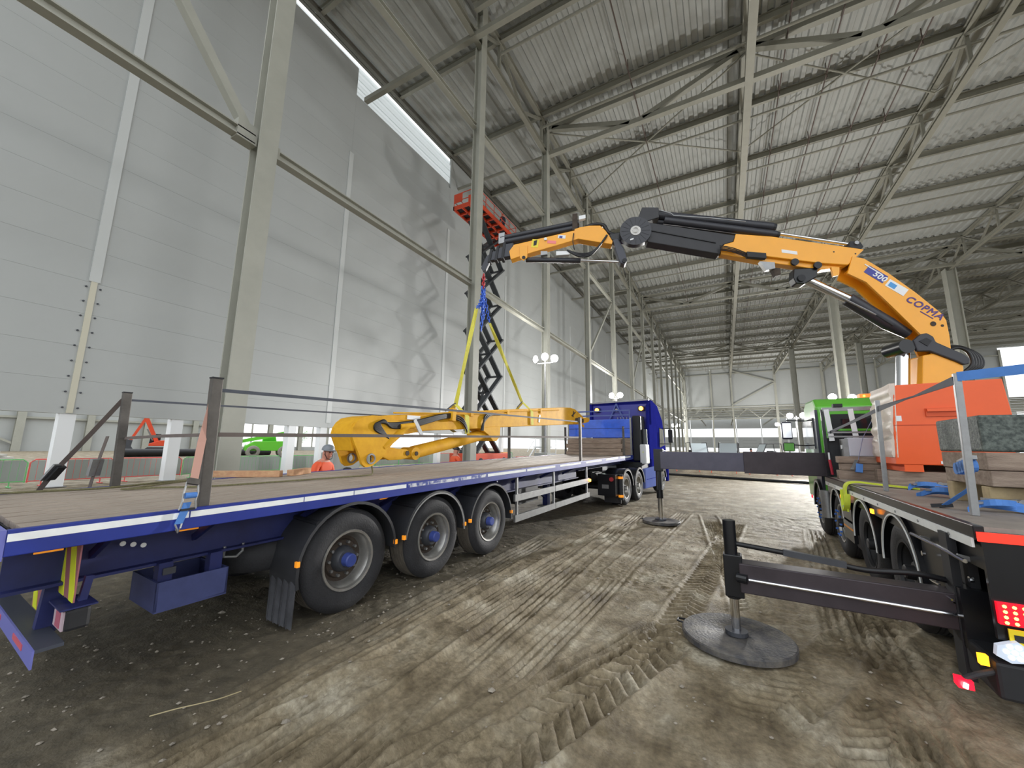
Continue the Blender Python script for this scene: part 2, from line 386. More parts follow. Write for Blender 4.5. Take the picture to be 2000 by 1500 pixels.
# roof sheets: ribbed, one child per sheet
def sheet_mesh(w, l, pitch=.75, dep=.17):
    m = MB(); n = int(round(w/pitch)); pr = []
    for i in range(n):
        x = i*pitch; pr += [(x, 0), (x+pitch*.36, 0), (x+pitch*.46, dep), (x+pitch*.9, dep)]
    pr.append((n*pitch, 0)); c = [(x, 0, z) for x, z in pr]+[(x, l, z) for x, z in pr]; k = len(pr)
    return m.add(c, [(i, i+1, k+i+1, k+i) for i in range(k-1)])
PUR = [5.4+7.1*k for k in range(-1, 22)]
ce = MB().box((-22.25, -1.8, ROOF+.3), (75, 157.2, ROOF+.36)).build('ceiling', SHEET)
tag(ce, 'high ribbed grey metal roof deck over the hall', 'ceiling', kind='structure')
SW = 12.0
sh = sheet_mesh(SW, 7.06).build('roof_sheet', SHEET, ce); sh.location = (-22.3, PUR[0], ROOF)
for i in range(8):
    for j in range(len(PUR)-1):
        if i == 0 and j == 0: continue
        if PUR[j] > 150: continue
        inst(sh, ce, (-22.3+SW*i, PUR[j], ROOF))
# purlins, each a rolled beam with a thin tie tube below
pu = None
for k, y in enumerate(PUR[:-1]):
    if y > 154: continue
    lab = 'roof beam across the hall, %s from the near end' % ORD[k]
    if pu is None:
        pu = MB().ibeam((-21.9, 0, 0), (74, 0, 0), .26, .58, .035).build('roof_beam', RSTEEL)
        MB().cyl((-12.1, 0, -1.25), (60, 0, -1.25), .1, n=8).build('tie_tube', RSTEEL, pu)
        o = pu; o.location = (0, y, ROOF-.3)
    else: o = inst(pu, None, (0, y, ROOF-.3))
    tag(o, lab, 'roof beam', 'roof beams', 'structure')
# eaves beam
o = MB().ibeam((XA+.25, -2, 29.7), (XA+.25, 156, 29.85), .25, .4, .04).build('eaves_beam', mat('dark_steel', (104, 102, 94), .6))
MB().box((XA-.2, -2, 29.55), (XA+.02, 156, 29.63)).build('gutter', mat('dark_steel', (84, 82, 76)), o)
tag(o, 'dark eaves beam running along the top of the clad wall', 'eaves beam', kind='structure')
# longitudinal lattice girders
def lattice(x, name, label, zb=27.0, zt=30.0, y0=-1.7, y1=155.5, web=True, w=.34):
    r = root(name, at(x, 0, 0), label, 'girder', 'roof girders', 'structure')
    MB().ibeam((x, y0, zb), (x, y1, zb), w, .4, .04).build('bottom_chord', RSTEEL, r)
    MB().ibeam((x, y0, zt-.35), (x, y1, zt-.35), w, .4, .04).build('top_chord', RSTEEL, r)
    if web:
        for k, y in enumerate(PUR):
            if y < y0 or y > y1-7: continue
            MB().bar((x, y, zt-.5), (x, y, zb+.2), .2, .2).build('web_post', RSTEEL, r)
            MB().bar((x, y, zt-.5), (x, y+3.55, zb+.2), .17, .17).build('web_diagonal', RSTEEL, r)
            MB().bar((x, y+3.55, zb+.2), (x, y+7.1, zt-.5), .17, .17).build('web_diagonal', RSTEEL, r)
    return r
lattice(XB, 'eaves_girder', 'roof girder carried by the column row beside the clad wall')
lattice(3.05, 'spine_girder', 'roof girder running overhead above the gap between the two trucks', w=.5)
lattice(16.0, 'hall_girder', 'roof girder with zigzag webs above the crane truck', w=.4)
lattice(29.0, 'hall_girder', 'roof girder second beyond the crane truck, carried on far columns')
lattice(42.0, 'hall_girder', 'roof girder third beyond the crane truck near the frame edge')
# transverse V trusses
GX = [XB, 3.05, 16.0, 29.0, 42.0, 55.0]
def vtruss(y, label):
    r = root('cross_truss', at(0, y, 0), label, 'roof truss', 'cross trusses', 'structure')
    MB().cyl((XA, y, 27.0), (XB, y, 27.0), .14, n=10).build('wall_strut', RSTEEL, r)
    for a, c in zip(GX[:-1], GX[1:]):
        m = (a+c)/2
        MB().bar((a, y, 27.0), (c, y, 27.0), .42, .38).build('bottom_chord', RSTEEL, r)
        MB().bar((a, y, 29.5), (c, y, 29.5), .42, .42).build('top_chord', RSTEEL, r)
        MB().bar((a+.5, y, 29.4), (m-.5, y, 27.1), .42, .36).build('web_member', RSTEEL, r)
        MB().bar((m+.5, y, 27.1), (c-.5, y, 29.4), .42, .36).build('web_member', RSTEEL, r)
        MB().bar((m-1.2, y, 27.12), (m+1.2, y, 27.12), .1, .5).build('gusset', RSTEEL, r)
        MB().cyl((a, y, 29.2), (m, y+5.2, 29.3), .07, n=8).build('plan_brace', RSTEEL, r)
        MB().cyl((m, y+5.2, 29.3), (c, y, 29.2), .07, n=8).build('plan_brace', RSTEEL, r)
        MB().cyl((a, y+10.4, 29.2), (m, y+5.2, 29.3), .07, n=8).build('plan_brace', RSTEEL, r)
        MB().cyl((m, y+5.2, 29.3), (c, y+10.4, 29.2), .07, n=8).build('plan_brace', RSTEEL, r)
for k, y in enumerate((28.0, 72.0, 116.0)): vtruss(y, 'V-webbed roof truss across the hall, %s from the near end' % ORD[k])
r = root('cross_tie', at(0, 16.6, 0), 'twin roof tie crossing in front of the second column from the near end', 'roof tie', kind='structure')
MB().bar((XA, 16.6, 26.9), (16, 16.6, 26.9), .32, .34).build('tie_beam', RSTEEL, r)
MB().bar((XB, 16.6, 29.0), (16, 16.6, 29.0), .3, .4).build('upper_beam', RSTEEL, r)
for k, y in enumerate(COLY[3:]):
    if y in (71.7, 115.7): continue
    o = MB().cyl((XA+.1, y, 26.9), (XB, y, 26.9), .13, n=10).build('wall_strut', RSTEEL)
    tag(o, 'steel strut from column row to clad wall high up, %s from the near end' % ORD[k], 'strut', 'wall struts', 'structure')
# sprinkler pipes
for k, x in enumerate((-4.5, 5.4, 8.3, 11.2, 13.4)):
    o = MB().cyl((x, -1.7, 29.1), (x, 154, 29.1), .045, n=6).build('sprinkler_pipe', mat('pipe_dark', (86, 72, 66), .6))
    for q in range(22):
        y = 4+7.1*q
        if y < 60: MB().bar((x, y, 28.75), (x, y, 30), .05, .05).build('pipe_hanger', MATS['pipe_dark'], o)
    tag(o, 'thin dark sprinkler pipe under the roof, %s from the clad wall' % ORD[k], 'pipe', 'sprinkler pipes')
# column row
colm = None
for k, y in enumerate(COLY):
    if colm is None:
        colm = MB().ibeam((0, 0, 0), (0, 0, 30), .56, .5, .05, up=(1, 0, 0)).build('steel_column', STEEL); o = colm
        MB().box((-.4, -.4, 0), (.4, .4, .05)).build('base_plate', STEEL, colm)
        o.location = (XB, y, 0)
    else: o = inst(colm, None, (XB, y, 0))
    tag(o, 'tall grey steel column in the row by the clad wall, %s from the near end' % ORD[k], 'column', 'column row', 'structure')
for k in range(len(COLY)-1):
    a, c = COLY[k]+.3, COLY[k+1]-.3
    o = MB().ibeam((XB-.1, a, 10.9), (XB-.1, c, 10.9), .3, .3, .04).build('side_rail', STEEL)
    MB().box((XB-.2, a-.05, 10.7), (XB+.1, a+.12, 11.1)).build('cleat', STEEL, o)
    tag(o, 'lower steel rail in bay %d of the column row' % (k+1), 'rail', 'side rails', 'structure')
    o = MB().ibeam((XB-.1, a, 21.0), (XB-.1, c, 21.0), .3, .3, .04).build('side_rail', STEEL)
    tag(o, 'upper steel rail in bay %d of the column row' % (k+1), 'rail', 'side rails', 'structure')
o = MB().ibeam((XB-.1, -6, 10.9), (XB-.1, 5.4, 10.9), .3, .3, .04).build('side_rail', STEEL)
tag(o, 'lower steel rail reaching the nearest tall column from the frame corner', 'rail', 'side rails', 'structure')
o = MB().bar((XB-.1, 5.3, 11.0), (XB-.1, -2.2, 20.6), .26, .26).build('brace', STEEL)
MB().box((XB-.3, 4.9, 10.7), (XB+.05, 5.45, 11.3)).build('gusset', STEEL, o)
tag(o, 'diagonal steel brace rising from the nearest tall column', 'brace', kind='structure')
for k, (a, c) in enumerate(((38.6, 49.7), (60.7, 71.7))):
    o = MB().bar((XB-.1, a, 10.9), (XB-.1, c, 21), .2, .2).build('brace', STEEL)
    tag(o, 'diagonal steel brace in the %s braced bay of the column row' % ORD[k], 'brace', kind='structure')
# portal posts under the cladding (white, daylit)
pm = None
for k, y in enumerate((4.8, 8.2, 13.6, 15.6, 26.8, 37.8, 48.8, 59.8)):
    if pm is None:
        pm = MB().box((-.42, -.22, 0), (.0, .22, 2.85)).build('wall_post', WHITE); o = pm; o.location = (XA-.05, y, 0)
        MB().box((-.5, -.3, 0), (.08, .3, .03)).build('base_plate', GALV, pm)
    else: o = inst(pm, None, (XA-.05, y, 0))
    tag(o, 'white post under the clad wall, %s from the near end' % ORD[k], 'post', 'wall posts', 'structure')
# interior columns right of the hall
for k, (x, y) in enumerate(((16.0, 73.9), (16.0, 116.7), (29.0, 73.9), (29.0, 116.7), (29.0, 51.5))):
    o = MB().ibeam((x, y, 0), (x, y, 27), 1.15, 1.1, .06, up=(1, 0, 0)).build('steel_column', STEEL)
    MB().box((x-.8, y-.8, 0), (x+.8, y+.8, .08)).build('base_plate', STEEL, o)
    tag(o, ('large steel column behind the green cab', 'large steel column standing farther along the same line behind the green cab', 'large steel column in the outer line at mid-hall', 'large steel column in the outer line at the far end', 'large steel column at the frame edge behind the crane mast')[k], 'column', 'hall columns', 'structure')
# end wall, open below
YE = 156.0
we = root('wall_end', at(0, YE, 0), 'pale end wall with open lower part under a steel frame', 'wall', kind='structure')
ENDX = [XA, XB, -3.4, 3.05, 15.95, 28.8, 42, 55, 68]
for a, c in zip(ENDX[:-1], ENDX[1:]):
    MB().box((a+.03, YE+.3, 16.5), (c-.03, YE+.42, 28.3)).build('cladding_panel', CLAD, we)
    MB().box((a+.03, YE+.3, 28.34), (c-.03, YE+.42, 30.5)).build('cladding_panel', CLAD, we)
    MB().bar((a, YE, 28.3), (c, YE, 28.3), .25, .3).build('rail', STEEL, we)
    MB().bar((a, YE, 16.4), (c, YE, 16.4), .3, .4).build('rail', STEEL, we)
for x in ENDX: MB().ibeam((x, YE, 0), (x, YE, 29.8), .7 if x in (XB, 15.95, 28.8) else .45, .5, .05, up=(0, 1, 0)).build('end_column', STEEL, we)
MB().bar((3.05, YE-.3, 29.3), (15.95, YE-.3, 24.4), .35, .35).build('brace', STEEL, we)
MB().bar((15.95, YE-.3, 24.2), (3.05, YE-.3, 17), .35, .35).build('brace', STEEL, we)
for i in range(7):
    MB().bar((XB, YE-1, 13+2.4*i), (XB+.01, YE-14, 13+2.4*i), .14, .14).build('stair_rail', STEEL, we)
# low hall beyond the end wall
YF = 214.0
lo = root('ceiling_low', at(0, YE, 15), 'lower roof of the space beyond the end wall', 'roof', kind='structure')
for i in range(11): MB().box((-45, YE+1+5*i, 16.6), (95, YE+4.6+5*i, 16.7)).build('roof_sheet', SHEET, lo)
for i in range(6):
    y = YE+4+9*i; MB().bar((-45, y, 15.6), (95, y, 15.6), .25, .4).build('roof_beam', STEEL, lo)
for j, x in enumerate((-25, -8, 3, 16, 29, 46)): MB().bar((x, YE, 13.2), (x, YF, 13.2), .35, .4).build('roof_beam', STEEL, lo)
tw = root('low_truss', at(0, YE+3, 13), 'zigzag truss under the low roof beyond the end wall', 'roof truss', kind='structure')
MB().bar((-30, YE+3, 12.4), (60, YE+3, 12.4), .3, .35).build('bottom_chord', STEEL, tw)
MB().bar((-30, YE+3, 16), (60, YE+3, 16), .3, .35).build('top_chord', STEEL, tw)
for k in range(12):
    x = -30+7.5*k; MB().bar((x, YE+3, 16), (x+3.75, YE+3, 12.4), .25, .25).build('web_member', STEEL, tw); MB().bar((x+3.75, YE+3, 12.4), (x+7.5, YE+3, 16), .25, .25).build('web_member', STEEL, tw)
wf = root('wall_far', at(0, YF, 0), 'farthest pale wall with a long bright window band and dock doors', 'wall', kind='structure')
for i in range(14):
    x = -45+10*i
    MB().box((x+.1, YF, 11.4), (x+9.9, YF+.2, 16.8)).build('cladding_panel', CLAD, wf)
    MB().box((x+.1, YF, 2.2), (x+9.9, YF+.2, 7.4)).build('dock_door', CLAD, wf)
    for q in range(3): MB().box((x+2.2, YF-.12, 3+1.4*q), (x+7.8, YF-.02, 3.12+1.4*q)).build('door_rib', GALV, wf)
    MB().box((x-.35, YF-.3, 0), (x+.35, YF+.1, 7.4)).build('pier', WHITE, wf)
    MB().bar((x, YF, 7.4), (x, YF, 11.4), .3, .3).build('mullion', STEEL, wf)
# far side wall seen below the cladding
XF = -95.0
ws = root('wall_side', at(XF, 0, 0), 'distant pale side wall with tall bright openings, seen under the clad wall', 'wall', kind='structure')
for k in range(12):
    y = -14+7.5*k
    MB().ibeam((XF+.4, y, 0), (XF+.4, y, 9), .9, .8, .1, up=(1, 0, 0)).build('side_column', STEEL, ws)
    if y < 40:
        MB().box((XF-.2, y+.03, 0), (XF, y+7.47, 9)).build('cladding_panel', CLAD, ws)
        MB().bar((XF+.3, y, 5.2), (XF+.3, y+7.5, 5.2), .3, .3).build('rail', STEEL, ws)
    else:
        MB().box((XF-.2, y, 6.0), (XF, y+7.5, 9)).build('cladding_panel', CLAD, ws)
        MB().box((XF-.2, y, 0), (XF, y+7.5, .9)).build('sill_panel', CLAD, ws)
        MB().bar((XF, y+3.7, .9), (XF, y+3.7, 6), .25, .25).build('mullion', STEEL, ws)
MB().bar((XF+.5, 8.5, 5.2), (XF+.5, 16, 1), .3, .3).build('brace', STEEL, ws)
# ---------------------------------------------------------------- wheels
def wheel_parts(fr, parent, r, w, rimr, side, hubmat, dish=.13, tyre=RUBBER, hubr=.11, nuts=10, rim=None, tread=None):
    """wheel about local x; side=+1 outer face towards +x. frame fr at the wheel centre, outer face at x=0"""
    P = lambda x, a, c: (-side*x, a, c)
    prof = [(.03, rimr+.005), (.012, rimr+.05), (0, rimr+.12), (.015, r-.06), (.05, r-.012), (.075, r)]
    n = 5; span = w-.15
    for i in range(n):
        x = .075+span*i/n; prof += [(x+.004, r), (x+span/n*.78, r), (x+span/n*.8, r-.014), (x+span/n*.98, r-.014)]
    prof += [(w-.075, r), (w-.05, r-.012), (w-.015, r-.06), (w, rimr+.12), (w-.03, rimr)]
    o = MB(fr).lathe(prof, P, 48).build('wheel', tyre, parent, smooth=50)
    if tread:
        o.data.materials.append(tread); kk = len(prof)-1
        o.data.polygons.foreach_set('material_index', [1 if 5 <= i % kk < kk-5 else 0 for i in range(len(o.data.polygons))])
    MB(fr).lathe([(.05, rimr-.02), (.02, rimr-.01), (.015, rimr+.012), (.03, rimr+.018), (.05, rimr), (.09, rimr-.035), (dish, rimr-.045), (dish+.02, rimr-.06)], P, 40).build('rim', rim or RIM, o, smooth=40)
    MB(fr).lathe([(dish+.02, rimr-.04), (dish+.03, .2), (dish, .185), (dish-.0, .0)], P, 32).build('wheel_disc', BROWN, o, smooth=40)
    for k in range(nuts):
        a = 2*math.pi*k/nuts; y, z = .167*math.cos(a), .167*math.sin(a)
        MB(fr).cyl(P(dish, y, z), P(dish-.035, y, z), .016, n=6).build('wheel_nut', GALV, o)
    MB(fr).lathe([(dish, .135), (dish-.06, .12), (dish-.085, .1), (dish-.085, 0)], P, 24).build('hub', DGREY, o, smooth=40)
    MB(fr).lathe([(dish-.085, .07), (dish-.155, .066), (dish-.165, .055), (dish-.165, 0)], P, 24).build('hub_cap', hubmat, o, smooth=40)
    return o
def mudguard(fr, parent, r, w, a0, a1, m=PLASTIC, side=1, lip=.03, edge=None):
    P = lambda x, a, c: (-side*x, a, c)
    prof = [(0, r-lip), (0, r), (w, r), (w, r-lip), (w-.012, r-lip), (w-.012, r-.012), (.012, r-.012), (.012, r-lip)]
    o = MB(fr).lathe(prof, P, 20, a0, a1, close=True).build('mudguard', m, parent, smooth=40)
    if edge: MB(fr).lathe([(-.006, r-lip-.012), (-.006, r-lip+.006), (.008, r-lip+.006), (.008, r-lip-.012)], P, 24, a0, a1, close=True).build('edge_trim', edge, o, smooth=40)
    return o

# ---------------------------------------------------------------- flatbed trailer
TRM = at(-3.655, .655, 1.205, -math.atan(.05)) @ Matrix.Rotation(math.atan(.0185), 4, 'X')
TR = root('flatbed_trailer', TRM, 'long blue flatbed trailer with worn plank deck and three axles', 'trailer')
T = lambda: MB(TRM)
LEN, WID = 13.95, 2.5
npl = 12; pw = (WID-.12)/npl
pk = T().box((-.06-pw+.007, .06, -.045), (-.06-.007, LEN-.05, -.004)).build('plank', DECK, TR)
for i in range(1, npl): inst(pk, TR, (-pw*i, 0, .003*math.sin(i*2.1)))
T().box((-WID+.03, .05, -.07), (-.03, LEN-.03, -.048)).build('deck_bed', BLACKM, TR)
for s, x0, x1 in ((0, -.05, 0), (1, -WID, -WID+.05)):
    e = T().box((x0, 0, -.15), (x1, LEN, 0)).build('edge_beam', BLUE, TR, bevel=.006)
    if s == 0:
        edges = [0, .86, 1.75, 2.3, 3.05]
        for a, c in zip(edges[:-1], edges[1:]): T().box((-.001, a+.005, -.066), (.003, c-.005, -.022)).build('reflective_strip', REFLW, e)
        T().box((-.001, 3.08, -.066), (.003, 4.75, -.022)).build('worn_strip', WORNW, e)
        for a in (4.8, 6.1, 7.6, 9.2, 10.8, 12.3): T().box((-.001, a, -.066), (.003, a+1.25, -.022)).build('reflective_strip', REFLW, e)
rb = T().box((-WID, -.03, -.17), (0, 0, 0)).build('rear_beam', mat('rear_blue', (112, 116, 190), .4), TR)
for k in range(5): T().box((-.42-.5*k, -.034, -.085), (-.02-.5*k, -.03, -.04)).build('reflective_strip', mat('reflective_red', (210, 96, 112), .35), rb)
for x in (-.45, -2.05):
    T().ibeam((x, .06, -.28), (x, 9.6, -.3), .16, .36, .02).build('chassis_beam', DBLUE, TR)
    T().ibeam((x, 9.6, -.2), (x, LEN-.2, -.2), .16, .2, .02).build('chassis_beam', DBLUE, TR)
for i in range(22): T().bar((-WID+.06, .3+.63*i, -.11), (-.06, .3+.63*i, -.11), .06, .09).build('cross_member', DBLUE, TR)
for y in (.45, 1.05, 1.95, 3.0, 4.2, 6.2, 7.4, 8.6): T().bar((-.06, y, -.13), (-.4, y, -.3), .03, .05).build('outrigger', DBLUE, TR)
for y in (.17, .93, 2.95, 5.3): T().box((-.36, y, -.225), (-.352, y+.13, -.185)).build('marker_lamp', AMBER, TR)
for y in (.6, .66, .72): T().cyl((-.365, y, -.25-.3*(y-.6)), (-.37, y, -.25-.3*(y-.6)), .018, n=10).build('bare_spot', REFLW, TR)
# hazard boards facing the rear
def hazard(x0, x1, z0, z1, y, flip):
    o = T().box((x0, y, z0), (x1, y+.008, z1)).build('hazard_board', HAZR, TR)
    n = 4; w = (x1-x0); h = z1-z0
    for k in range(-3, 5):
        xa = x0+k*.25+.05; poly = [(xa, z0), (xa+.12, z0), (xa+.12+flip*h*.35, z1), (xa+flip*h*.35, z1)]
        # clip to the board
        def clip(pl, ax_, lim, keep):
            out = []
            for i in range(len(pl)):
                p, q = pl[i], pl[(i+1) % len(pl)]; ip, iq = keep(p[ax_], lim), keep(q[ax_], lim)
                if ip: out.append(p)
                if ip != iq:
                    t = (lim-p[ax_])/(q[ax_]-p[ax_]); out.append((p[0]+t*(q[0]-p[0]), p[1]+t*(q[1]-p[1])))
            return out
        poly = clip(poly, 0, x0+.004, lambda v, l: v >= l)
        if len(poly) > 2: poly = clip(poly, 0, x1-.004, lambda v, l: v <= l)
        if len(poly) > 2: T().prism(poly, lambda a, c, t: (a, y-t, c), .0, .003).build('stripe', HAZY, o)
hazard(-.5, -.1, -.52, -.15, .33, -1)
hazard(-.98, -.58, -.7, -.3, .30, -1)
for x in (-.53, -1.97):
    T().bar((x, .34, -.2), (x, .3, -.78), .07, .1).build('bumper_arm', DBLUE, TR)
bu = T().box((-2.4, .2, -.765), (-.1, .32, -.745)).build('bumper', mat('bumper_dark', (70, 74, 86), .5, .2), TR)
T().box((-2.4, .19, -.85), (-.1, .2, -.745)).build('bumper_face', MATS['rear_blue'], bu)
for k in range(3): T().box((-.66-.8*k, .186, -.81), (-.36-.8*k, .19, -.775)).build('reflective_strip', MATS['reflective_red'], bu)
def lampbox(x):
    o = T().box((x-.24, .31, -.7), (x, .43, -.565)).build('lamp_box', BLACKM, TR, bevel=.02)
    T().box((x-.225, .302, -.69), (x-.015, .312, -.575)).build('lens', mat('dusty_lens', (196, 176, 186), .4), o)
    T().box((x-.16, .298, -.68), (x-.06, .304, -.585)).build('red_lens', mat('faded_red', (176, 92, 112), .4), o)
    T().box((x-.28, .28, -.56), (x+.02, .45, -.55)).build('hood', DBLUE, o)
    T().bar((x-.12, .4, -.56), (x-.12, .42, -.4), .04, .04).build('bracket', DBLUE, o)
lampbox(-.12); lampbox(-2.14)
# tool tray
tb = T().box((-.28, .8, -.78), (-.265, 1.28, -.57)).build('tool_tray', mat('tray_blue', (68, 76, 124), .6, 0, .15, 6), TR)
for a, c in (((-.8, .8, -.78), (-.265, .815, -.57)), ((-.8, 1.265, -.78), (-.265, 1.28, -.57)), ((-.8, .8, -.78), (-.785, 1.28, -.57)), ((-.8, .8, -.79), (-.265, 1.28, -.775))): T().box(a, c).build('tray_panel', MATS['tray_blue'], tb)
for y in (.86, 1.2): T().bar((-.36, y, -.44), (-.36, y, -.6), .09, .09).build('tray_hanger', DBLUE, tb)
T().box((-.5, .84, -.48), (-.3, .92, -.53)).build('tray_bracket', DGREY, tb)
# spare wheel lying flat
sp = T().lathe([(-.1, .3), (-.13, .36), (-.13, .45), (-.06, .5), (.06, .5), (.13, .45), (.13, .36), (.1, .3)], lambda x, a, c: (-.9+a, 1.85+c, -.62+x), 40).build('spare_wheel', RUBBER, TR, smooth=50)
T().lathe([(.05, .3), (.0, .12), (.0, 0)], lambda x, a, c: (-.9+a, 1.85+c, -.62+x), 24).build('spare_rim', BROWN, sp)
T().tube([(-.42, 1.3, -.43), (-.42, 1.3, -.52), (-.42, 1.4, -.54), (-.42, 1.45, -.5), (-.42, 1.45, -.43)], .012).build('carrier_loop', GALV, TR)
# axles
AX = [2.32, 3.63, 4.94]
for k, y in enumerate(AX):
    zg = -1.205-.0185*y-.005; zc = zg+.515
    for s, x in ((1, -.02), (-1, -WID+.02)):
        fr = TRM @ Matrix.Translation((x, y, zc))
        wheel_parts(fr, TR, .515, .385, .29, s, HUBB, dish=.14, tread=MUDRUB)
        mg = mudguard(fr @ Matrix.Translation((.03*s, 0, 0)), TR, .60, .45, math.radians(-5 if k == 2 else 0), math.radians(192 if k == 0 else 172), side=s, edge=GALV if k == 1 else None)
        for a in (6, 170): 
            q = math.radians(a); MB(fr).box((.0*s, .595*math.cos(q)-.015, .595*math.sin(q)-.02), (.04*s, .595*math.cos(q)+.015, .595*math.sin(q)+.03)).build('side_marker', AMBER, mg)
        MB(fr).cyl((-.42*s, .2, .55), (-.02*s, .2, .62), .018, n=8).build('guard_stay', DBLUE, mg)
        MB(fr).cyl((-.46*s, -.38, .46), (.02*s, -.4, .44), .025, n=10).build('guard_stay', BLACKM, mg)
        if k == 0:
            pts = []
            fl = MB(fr)
            for i in range(8):
                xa = .02*s-.055*i*s; xb = xa-.055*s; dz = .01*(i % 2)
                fl.add([(xa, -.58-dz, -.05), (xb, -.585+dz, -.05), (xb, -.60+dz*1.5, -.44), (xa, -.595-dz, -.45), (xa, -.592-dz, -.05), (xb, -.597+dz, -.05), (xb, -.612+dz*1.5, -.44), (xa, -.607-dz, -.45)], [(0,1,2,3),(7,6,5,4),(0,4,5,1),(2,6,7,3),(1,5,6,2),(3,7,4,0)])
            fl.build('mud_flap', mat('dusty_flap', (74, 75, 80), .7, 0, .3, 6), TR)
    T().cyl((-.3, y, zc), (-2.2, y, zc), .07, n=12).build('axle', BLACKM, TR)
    for x in (-.62, -1.88):
        T().cyl((x, y+.05, zc+.05), (x, y+.05, -.42), .11, n=14).build('air_spring', RUBBER, TR)
        T().bar((x, y-.55, zc+.18), (x, y+.1, zc+.02), .08, .06).build('trailing_arm', BLACKM, TR)
# side guard
for x, vis in ((-.05, 1), (-WID+.05, 0)):
    for z in (-.52, -.88):
        for a, c in ((5.72, 7.4), (7.42, 9.5)): T().box((x-.02, a, z-.06), (x+.02, c, z+.06)).build('side_rail', GALV, TR)
    for y in (5.85, 7.42, 9.42): T().bar((x-.03, y, -.13), (x-.03, y, -.95), .04, .05).build('rail_post', GALV, TR)
    T().cyl((x+.02, 9.52, -.52), (x+.045, 9.52, -.52), .035, n=12).build('side_lamp', AMBERL, TR)
# landing legs and front lower structure
for x in (-.6, -1.9):
    T().bar((x, 8.1, -.2), (x, 8.1, -1.0), .13, .13).build('landing_leg', DBLUE, TR)
    T().box((x-.16, 7.95, -1.03), (x+.16, 8.25, -1.0)).build('leg_foot', GALV, TR)
    T().bar((x, 8.1, -.85), (x-.1, 7.3, -.4), .05, .05).build('leg_brace', DBLUE, TR)
T().cyl((-.6, 8.1, -.6), (-1.9, 8.1, -.6), .03).build('leg_shaft', GALV, TR)
T().box((-.75, 6.4, -.75), (-.35, 7.2, -.45)).build('pallet_rack', BLACKM, TR)
# headboard
hb = T().box((-WID+.02, LEN-.1, .62), (-.02, LEN-.04, 1.3)).build('headboard', HBLUE, TR, bevel=.01)
T().box((-WID+.02, LEN-.1, .0), (-.02, LEN-.05, .6)).build('lower_panel', OLDWOOD, hb)
for x in (-.035, -WID+.035): T().bar((x, LEN-.08, 0), (x, LEN-.08, 1.34), .05, .06).build('end_post', GALV, hb)
T().box((-WID+.02, LEN-.104, .95), (-.02, LEN-.098, .965)).build('crease', DBLUE, hb)
for z in (1.45, 1.62): T().bar((-WID-.1, LEN-.07, z), (-.05, LEN-.07, z), .04, .05).build('top_rail', LBLUE, hb)
for x in (-.06, -WID+.06): T().bar((x, LEN-.07, 1.3), (x, LEN-.07, 1.64), .04, .04).build('rail_stub', LBLUE, hb)
# stake posts
def stake(x, y, h, w, m, lean=0):
    o = T().bar((x, y, -.01), (x+lean, y, h), .06, w, up=(0, 1, 0)).build('stake_post', m, TR, bevel=.006)
    T().bar((x+lean, y, h), (x+lean*1.01, y, h+.012), .065, w*1.04, up=(0, 1, 0)).build('post_cap', BLACKM, o)
    return o
stake(-.08, .965, 1.02, .078, RUSTY); stake(-2.45, 1.01, 1.05, .078, RUSTY, -.03)
stake(-.1, 9.1, 1.1, .078, RUSTY); stake(-2.4, 9.3, 1.1, .078, RUSTY)
stake(-.15, 13.3, 1.0, .078, RUSTY); stake(-2.36, 13.3, 1.0, .078, RUSTY)
def thing_mesh(mb, name, m, label, cat, group=None, smooth=None, bevel=0, kind=None):
    return tag(mb.build(name, m, smooth=smooth, bevel=bevel), label, cat, group, kind)
# stacked dunnage by the headboard
for k, (z, d, m) in enumerate(((.0, .11, OLDWOOD), (.115, .11, OLDWOOD), (.235, .16, OLDWOOD), (.4, .16, OLDWOOD))):
    thing_mesh(T().box((-2.3+.06*(k % 2), LEN-.75, z), (-.18-.05*(k % 2), LEN-.45, z+d)), 'timber_baulk', m, 'weathered timber baulk stacked against the blue headboard, %s from the deck' % ORD[k], 'timber', 'headboard dunnage', bevel=.01)
# new timbers lying on the deck
thing_mesh(MB(TRM @ at(-2.05, 2.64, 0, math.radians(-143))).box((0, 0, 0), (.92, .1, .085)), 'timber_baulk', WOOD, 'long pale new timber lying on the trailer deck', 'timber', bevel=.004)
thing_mesh(MB(TRM @ at(-2.08, 2.76, 0, math.radians(-60))).box((-.42, -.02, 0), (.05, .08, .085)), 'timber_baulk', WOOD, 'short pale timber offcut beside the long new timber on deck', 'timber', bevel=.004)
# rope along the deck
rp = []
for i in range(60):
    t = i/59; rp.append((-2.43+.0*t, .1+2.0*t, .012))
pts = [(-2.43, .1, .012), (-2.32, .35, .012), (-2.22, .6, .012), (-2.15, .9, .012), (-2.25, 1.2, .012), (-2.36, 1.5, .012), (-2.3, 1.62, .012), (-2.1, 1.3, .012), (-1.87, 1.0, .012), (-1.85, .93, .012), (-1.7, 1.2, .012), (-1.4, 1.55, .012), (-1.25, 2.3, .012), (-1.12, 3.1, .012), (-1.1, 3.35, .012), (-1.15, 3.46, .03), (-1.22, 3.5, .12), (-1.28, 3.52, .25), (-1.25, 3.55, .36), (-1.2, 3.6, .55), (-1.18, 3.55, .7), (-1.17, 3.5, .9)]
def spline(p, n=8):
    out = []; p = [Vector(q) for q in p]
    for i in range(len(p)-1):
        a, b_, c, d = p[max(i-1, 0)], p[i], p[i+1], p[min(i+2, len(p)-1)]
        for k in range(n):
            t = k/n; out.append(.5*((2*b_)+(c-a)*t+(2*a-5*b_+4*c-d)*t*t+(3*b_-a-3*c+d)*t**3))
    return out+[p[-1]]
rp = spline(pts, 10)
